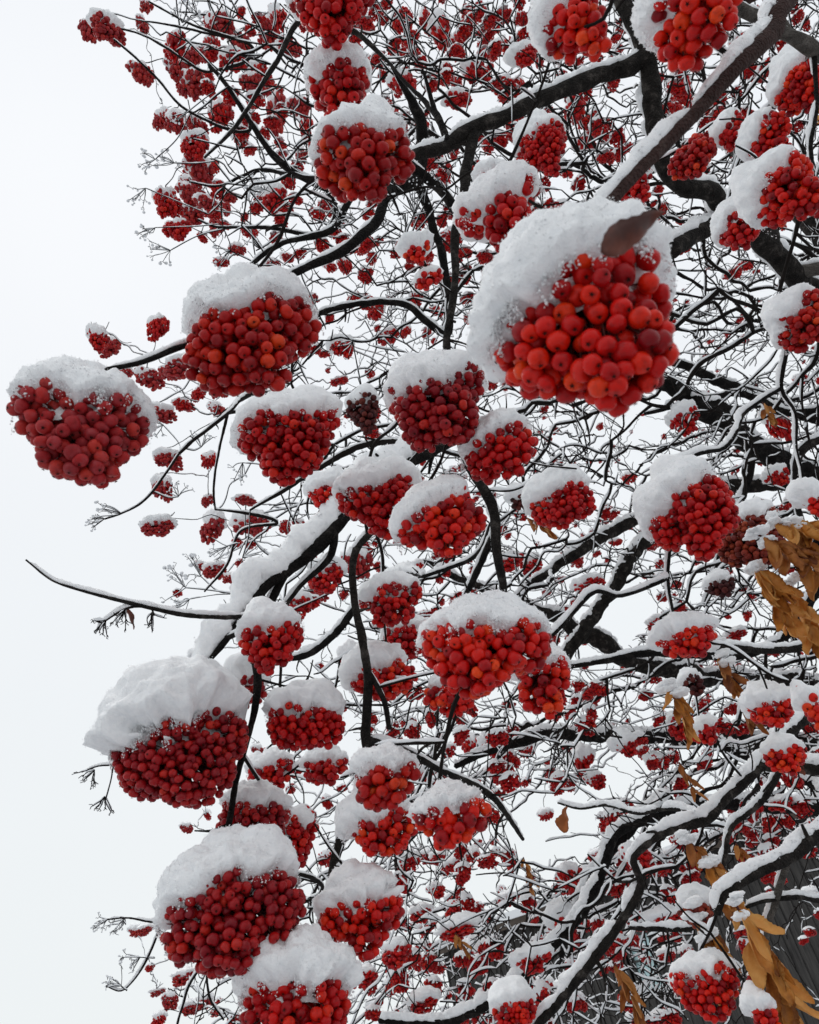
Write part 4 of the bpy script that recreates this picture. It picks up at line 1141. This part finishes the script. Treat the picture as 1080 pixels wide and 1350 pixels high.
def spray(x0, y0, x1, y1, d, n, llen, lw, mat, label, snow=True):
    rs = np.random.default_rng(int(x0 + y0))
    a, b_ = P(x0, y0, d), P(x1, y1, d * .99)
    L_ = np.linalg.norm(b_ - a)
    root = link('dried_leaf_spray', None, None); root.matrix_world = Matrix.Translation(Vector(a)); root.empty_display_size = .02
    tag(root, label, 'dried leaf', 'dried rowan leaves')
    ctrl = resample(np.array([a, (a + b_) / 2 + UP * L_ * .06 + CR * L_ * .04, b_]) - a, L_ / 14)
    mb = MB(); tube(mb, ctrl, np.linspace(.0013, .0006, len(ctrl)), 5)
    link('midrib', mb.mesh('midrib'), M['stalk'], root)
    s = d / FPX
    ax = unit(b_ - a)
    n = int(n * 1.6)
    for i in range(n):
        t = .12 + .86 * i / max(1, n - 1)
        p = ctrl[int(t * (len(ctrl) - 1))]
        sd = 1 if i % 2 else -1
        V, F = leaflet(llen * s * rs.uniform(.8, 1.15), lw * s * rs.uniform(.8, 1.2), rs.uniform(.2, 1.4), rs.uniform(.5, 1.7), rs)
        dn = unit(-UP * .9 + ax * .75 + CR * sd * rs.uniform(.15, .7) + rs.normal(size=3) * .2)
        yy = unit(np.cross(dn, unit(CR + rs.normal(size=3) * .5))); xx = np.cross(yy, -dn)
        me = mk_mesh('leaf', V, [(F, 0)])
        link('leaf', me, M[mat], root, mat4(xx, yy, -dn, p))
    if snow:
        V, F = ICO[4]; mb = MB()
        for q in range(4):
            c = ctrl[int(q * .06 * len(ctrl))] + CU * 4 * s + rs.normal(size=3) * 5 * s
            rr = rs.uniform(6, 11) * s
            mb.add(c + V * [1.2, 1.2, .6] * rr * (1 + .1 * vnoise(V, 6, q + x0 + 4)[:, None] + .3 * vnoise(V, 2, q + x0)[:, None] + .05 * vnoise(V, 12, q)[:, None]), F)
        link('snow', mb.mesh('snow'), M['snow'], root)

spray(968, 1190, 1040, 1335, .72, 9, 66, 30, 'leaf_tan', 'longest bunch of tan dried leaves hanging in front of the planks')
spray(905, 1106, 950, 1160, .85, 6, 34, 18, 'leaf_rust', 'rust brown dried leaves above the snowy branch at lower right')
spray(915, 1210, 950, 1262, .8, 7, 44, 22, 'leaf_rust', 'brown dried leaves hanging under the withered berries near the planks')
spray(808, 1268, 838, 1330, .95, 6, 36, 14, 'leaf_rust', 'narrow brown dried leaves at the bottom beside the long snowy branch', False)
spray(992, 745, 1035, 815, .8, 8, 52, 26, 'leaf_tan', 'broad tan dried leaves below the withered berry cluster')
spray(1000, 705, 1062, 745, .78, 7, 46, 24, 'leaf_rust', 'rusty dead leaves mixed into the top of the withered cluster at the right')
spray(1040, 770, 1072, 850, .82, 7, 44, 24, 'leaf_tan', 'tan leaves at the right edge beside the broad tan leaves')
spray(1015, 690, 1085, 700, .8, 6, 40, 22, 'leaf_tan', 'tan leaves with snow reaching the right edge above the broad tan leaves')
spray(880, 905, 905, 955, .95, 6, 34, 17, 'leaf_tan', 'tan curled leaves right below the blackened cluster')
spray(935, 1228, 950, 1285, .78, 7, 40, 20, 'leaf_tan', 'tan leaves left of the longest bunch in front of the planks')
spray(930, 1135, 962, 1185, .84, 6, 40, 20, 'leaf_tan', 'tan leaves touching the end of the snowy branch at lower right')
spray(945, 862, 985, 945, .9, 8, 34, 17, 'leaf_rust', 'curled rusty leaves hanging under the straight snowy twig')
spray(1040, 690, 1085, 770, .8, 7, 42, 24, 'leaf_rust', 'brown leaves on the right edge beside the withered cluster')
spray(895, 1005, 915, 1045, 1.0, 4, 24, 10, 'leaf_rust', 'thin shrivelled leaves below the middle right cluster', False)
spray(692, 682, 722, 700, .95, 4, 24, 12, 'leaf_rust', 'two shrivelled leaves right of the forked stem', False)
spray(970, 1112, 985, 1135, .9, 4, 24, 10, 'leaf_rust', 'shrivelled leaves in front of the house eave', False)
spray(1030, 990, 1042, 1010, 1.0, 4, 26, 12, 'leaf_brown', 'dark dead leaves under the cluster on the slanting branch', False)
spray(600, 1230, 612, 1250, 1.4, 4, 20, 9, 'leaf_rust', 'pale shrivelled leaves under a small cluster near the bottom centre', False)
spray(1065, 130, 1078, 165, .9, 3, 30, 14, 'leaf_tan', 'tan leaf scrap on the right edge near the top', False)
spray(690, 1130, 700, 1170, 1.6, 5, 16, 8, 'leaf_rust', 'tiny brown leaves caught in the thin twigs left of the orange leaf', False)
spray(1005, 530, 1015, 555, 1.5, 4, 20, 10, 'leaf_rust', 'tiny brown leaves beside a small cluster near the thick dark limb', False)

def single_leaf(x0, y0, x1, y1, d, wpx, mat, label, cup=.35):
    a, b_ = P(x0, y0, d), P(x1, y1, d * 1.02)
    L_ = np.linalg.norm(b_ - a); rs = np.random.default_rng(3)
    V, F = leaflet(L_, wpx / FPX * d, .15, cup, rs, 18)
    ax = unit(b_ - a); yy = unit(CF - ax * CF.dot(ax)); xx = np.cross(yy, -ax)
    ob = link('dried_leaf', mk_mesh('dried_leaf', V, [(F, 0)]), M[mat])
    ob.matrix_world = mat4(xx, yy, -ax, a)
    tag(ob, label, 'dried leaf')
    return ob
single_leaf(792, 332, 880, 274, .208, 44, 'leaf_brown', 'single dark brown leaf stuck in the largest snow cap')
single_leaf(742, 1098, 748, 1062, .9, 26, 'leaf_orange', 'single orange leaf hanging alone in the lower centre')
single_leaf(169, 803, 176, 832, .6, 10, 'leaf_brown', 'tiny brown leaf dangling below the bare left twig')

# ------------------------------------------------------------------ the wooden house behind, lower right
def ray_z(px, py, z):
    v = P(px, py, 1) - CAM
    return CAM + v * ((z - CAM[2]) / v[2])
ZE = 3.15
A_ = ray_z(560, 1262, ZE); B_ = ray_z(1085, 1058, ZE)
print('house', A_, B_)
ax = unit((B_ - A_) * [1, 1, 0]); nrm = np.array([-ax[1], ax[0], 0])
if nrm.dot(CAM - A_) < 0: nrm = -nrm
Lh = float(np.linalg.norm((B_ - A_)[:2]))
A_ = A_ - nrm * .0; L2 = Lh + 3.5
house = link('wooden_house', None, None)
base = np.array([*(A_ + ax * L2 / 2)[:2], 0.0])
house.matrix_world = mat4(ax, np.cross(UP, ax), UP, base)
tag(house, 'dark weathered plank house behind the tree, lower right', 'house')
YS = 1.0 if np.cross(UP, ax).dot(nrm) > 0 else -1.0     # local y towards the camera
ex, ey, ez = np.eye(3)
OV = .45                                              # roof overhang
wy = -OV * YS
mb = MB(); x = -L2 / 2 + .2
rs = np.random.default_rng(9)
wx0 = None
wloc = None
# window position: where the picture shows it
v = P(853, 1268, 1) - CAM
Mi = np.array(house.matrix_world.inverted())
o_l = (Mi @ np.append(CAM, 1))[:3]; v_l = (Mi @ np.append(v, 0))[:3]
tt = (wy - o_l[1]) / v_l[1]; wc = o_l + v_l * tt
print('window centre', wc, 'dist', tt)
hw, hh = 24 / FPX * tt / 2 * 1.9, 60 / FPX * tt / 2 * 1.1
while x < L2 / 2 - .2:
    wd = rs.uniform(.17, .23)
    xc = x + wd / 2
    dy = rs.uniform(-.006, .006)
    if abs(xc - wc[0]) < hw + wd / 2:
        lo, hi = wc[2] - hh, wc[2] + hh
        mb.box((xc, wy + dy, lo / 2), ex, ey, ez, wd / 2 - .004, .014, lo / 2)
        if hi < ZE - .05: mb.box((xc, wy + dy, (hi + ZE) / 2), ex, ey, ez, wd / 2 - .004, .014, (ZE - hi) / 2)
    else:
        mb.box((xc, wy + dy, ZE / 2), ex, ey, ez, wd / 2 - .004, .014, ZE / 2)
    mb.box((x, wy + YS * .026, ZE / 2 - .01) if abs(x - wc[0]) > hw + .03 else (x, wy + YS * .026, (wc[2] - hh) / 2), ex, ey, ez, .02, .011, ZE / 2 - .01 if abs(x - wc[0]) > hw + .03 else (wc[2] - hh) / 2)
    x += wd
link('wall', mb.mesh('wall', False), M['plank'], house)
mb = MB(); D_ = 4.5
mb.box((0, wy - YS * (D_ / 2 + .05), ZE / 2), ex, ey, ez, L2 / 2 - .22, D_ / 2, ZE / 2 - .01)
link('inner_wall', mb.mesh('inner_wall', False), M['bark_dark'], house)
win = MB()
for sx in (-1, 1): win.box((wc[0] + sx * hw, wy + YS * .03, wc[2]), ex, ey, ez, .035, .035, hh + .035)
for sz in (-1, 1): win.box((wc[0], wy + YS * .03, wc[2] + sz * hh), ex, ey, ez, hw - .036, .033, .035)
win.box((wc[0], wy + YS * .026, wc[2] + hh * .1), ex, ey, ez, hw - .036, .018, .018)
wo = link('window', win.mesh('window', False), M['plank'], house)
mb = MB(); mb.box((wc[0], wy - YS * .006, wc[2]), ex, ey, ez, hw - .03, .004, hh - .03)
link('pane', mb.mesh('pane', False), M['pane'], wo)
# roof: slope, soffit boards, rafters, snow
mb = MB()
sl = unit(np.array([0, -YS * 1.0, .10])); nn_ = unit(np.array([0, YS * .10, 1.0]))
mb.box(np.array([0, 0, ZE + .05]) + sl * 2.2, ex, sl, nn_, L2 / 2 + .3, 2.25, .02)
link('roof', mb.mesh('roof', False), M['soffit'], house)
mb = MB()
for i in range(3):
    mb.box((0, -YS * (.08 + i * .14), ZE + .0 + rs.uniform(-.004, .004)), ex, ey, ez, L2 / 2 + .25, .066, .012)
mb.box((0, YS * .03, ZE + .02), ex, ey, ez, L2 / 2 + .3, .014, .09)
link('eave', mb.mesh('eave', False), M['soffit'], house)
V, F = ICO[5]
Q = V * [L2 / 2 + .28, 2.3, .14]
Q = np.sign(Q) * np.abs(Q)
k = np.max(np.abs(V), axis=1, keepdims=True)
Q = (V / k) * [L2 / 2 + .28, 2.28, .08]
Q[:, 2] += vnoise(Q, 2.5) * .03
Q = np.array([0, 0, ZE + .15]) + sl * 2.2 + Q[:, :1] * ex + Q[:, 1:2] * sl + Q[:, 2:] * nn_
mb = MB(); mb.add(Q, F)
link('roof_snow', mb.mesh('roof_snow'), M['snow_far'], house)
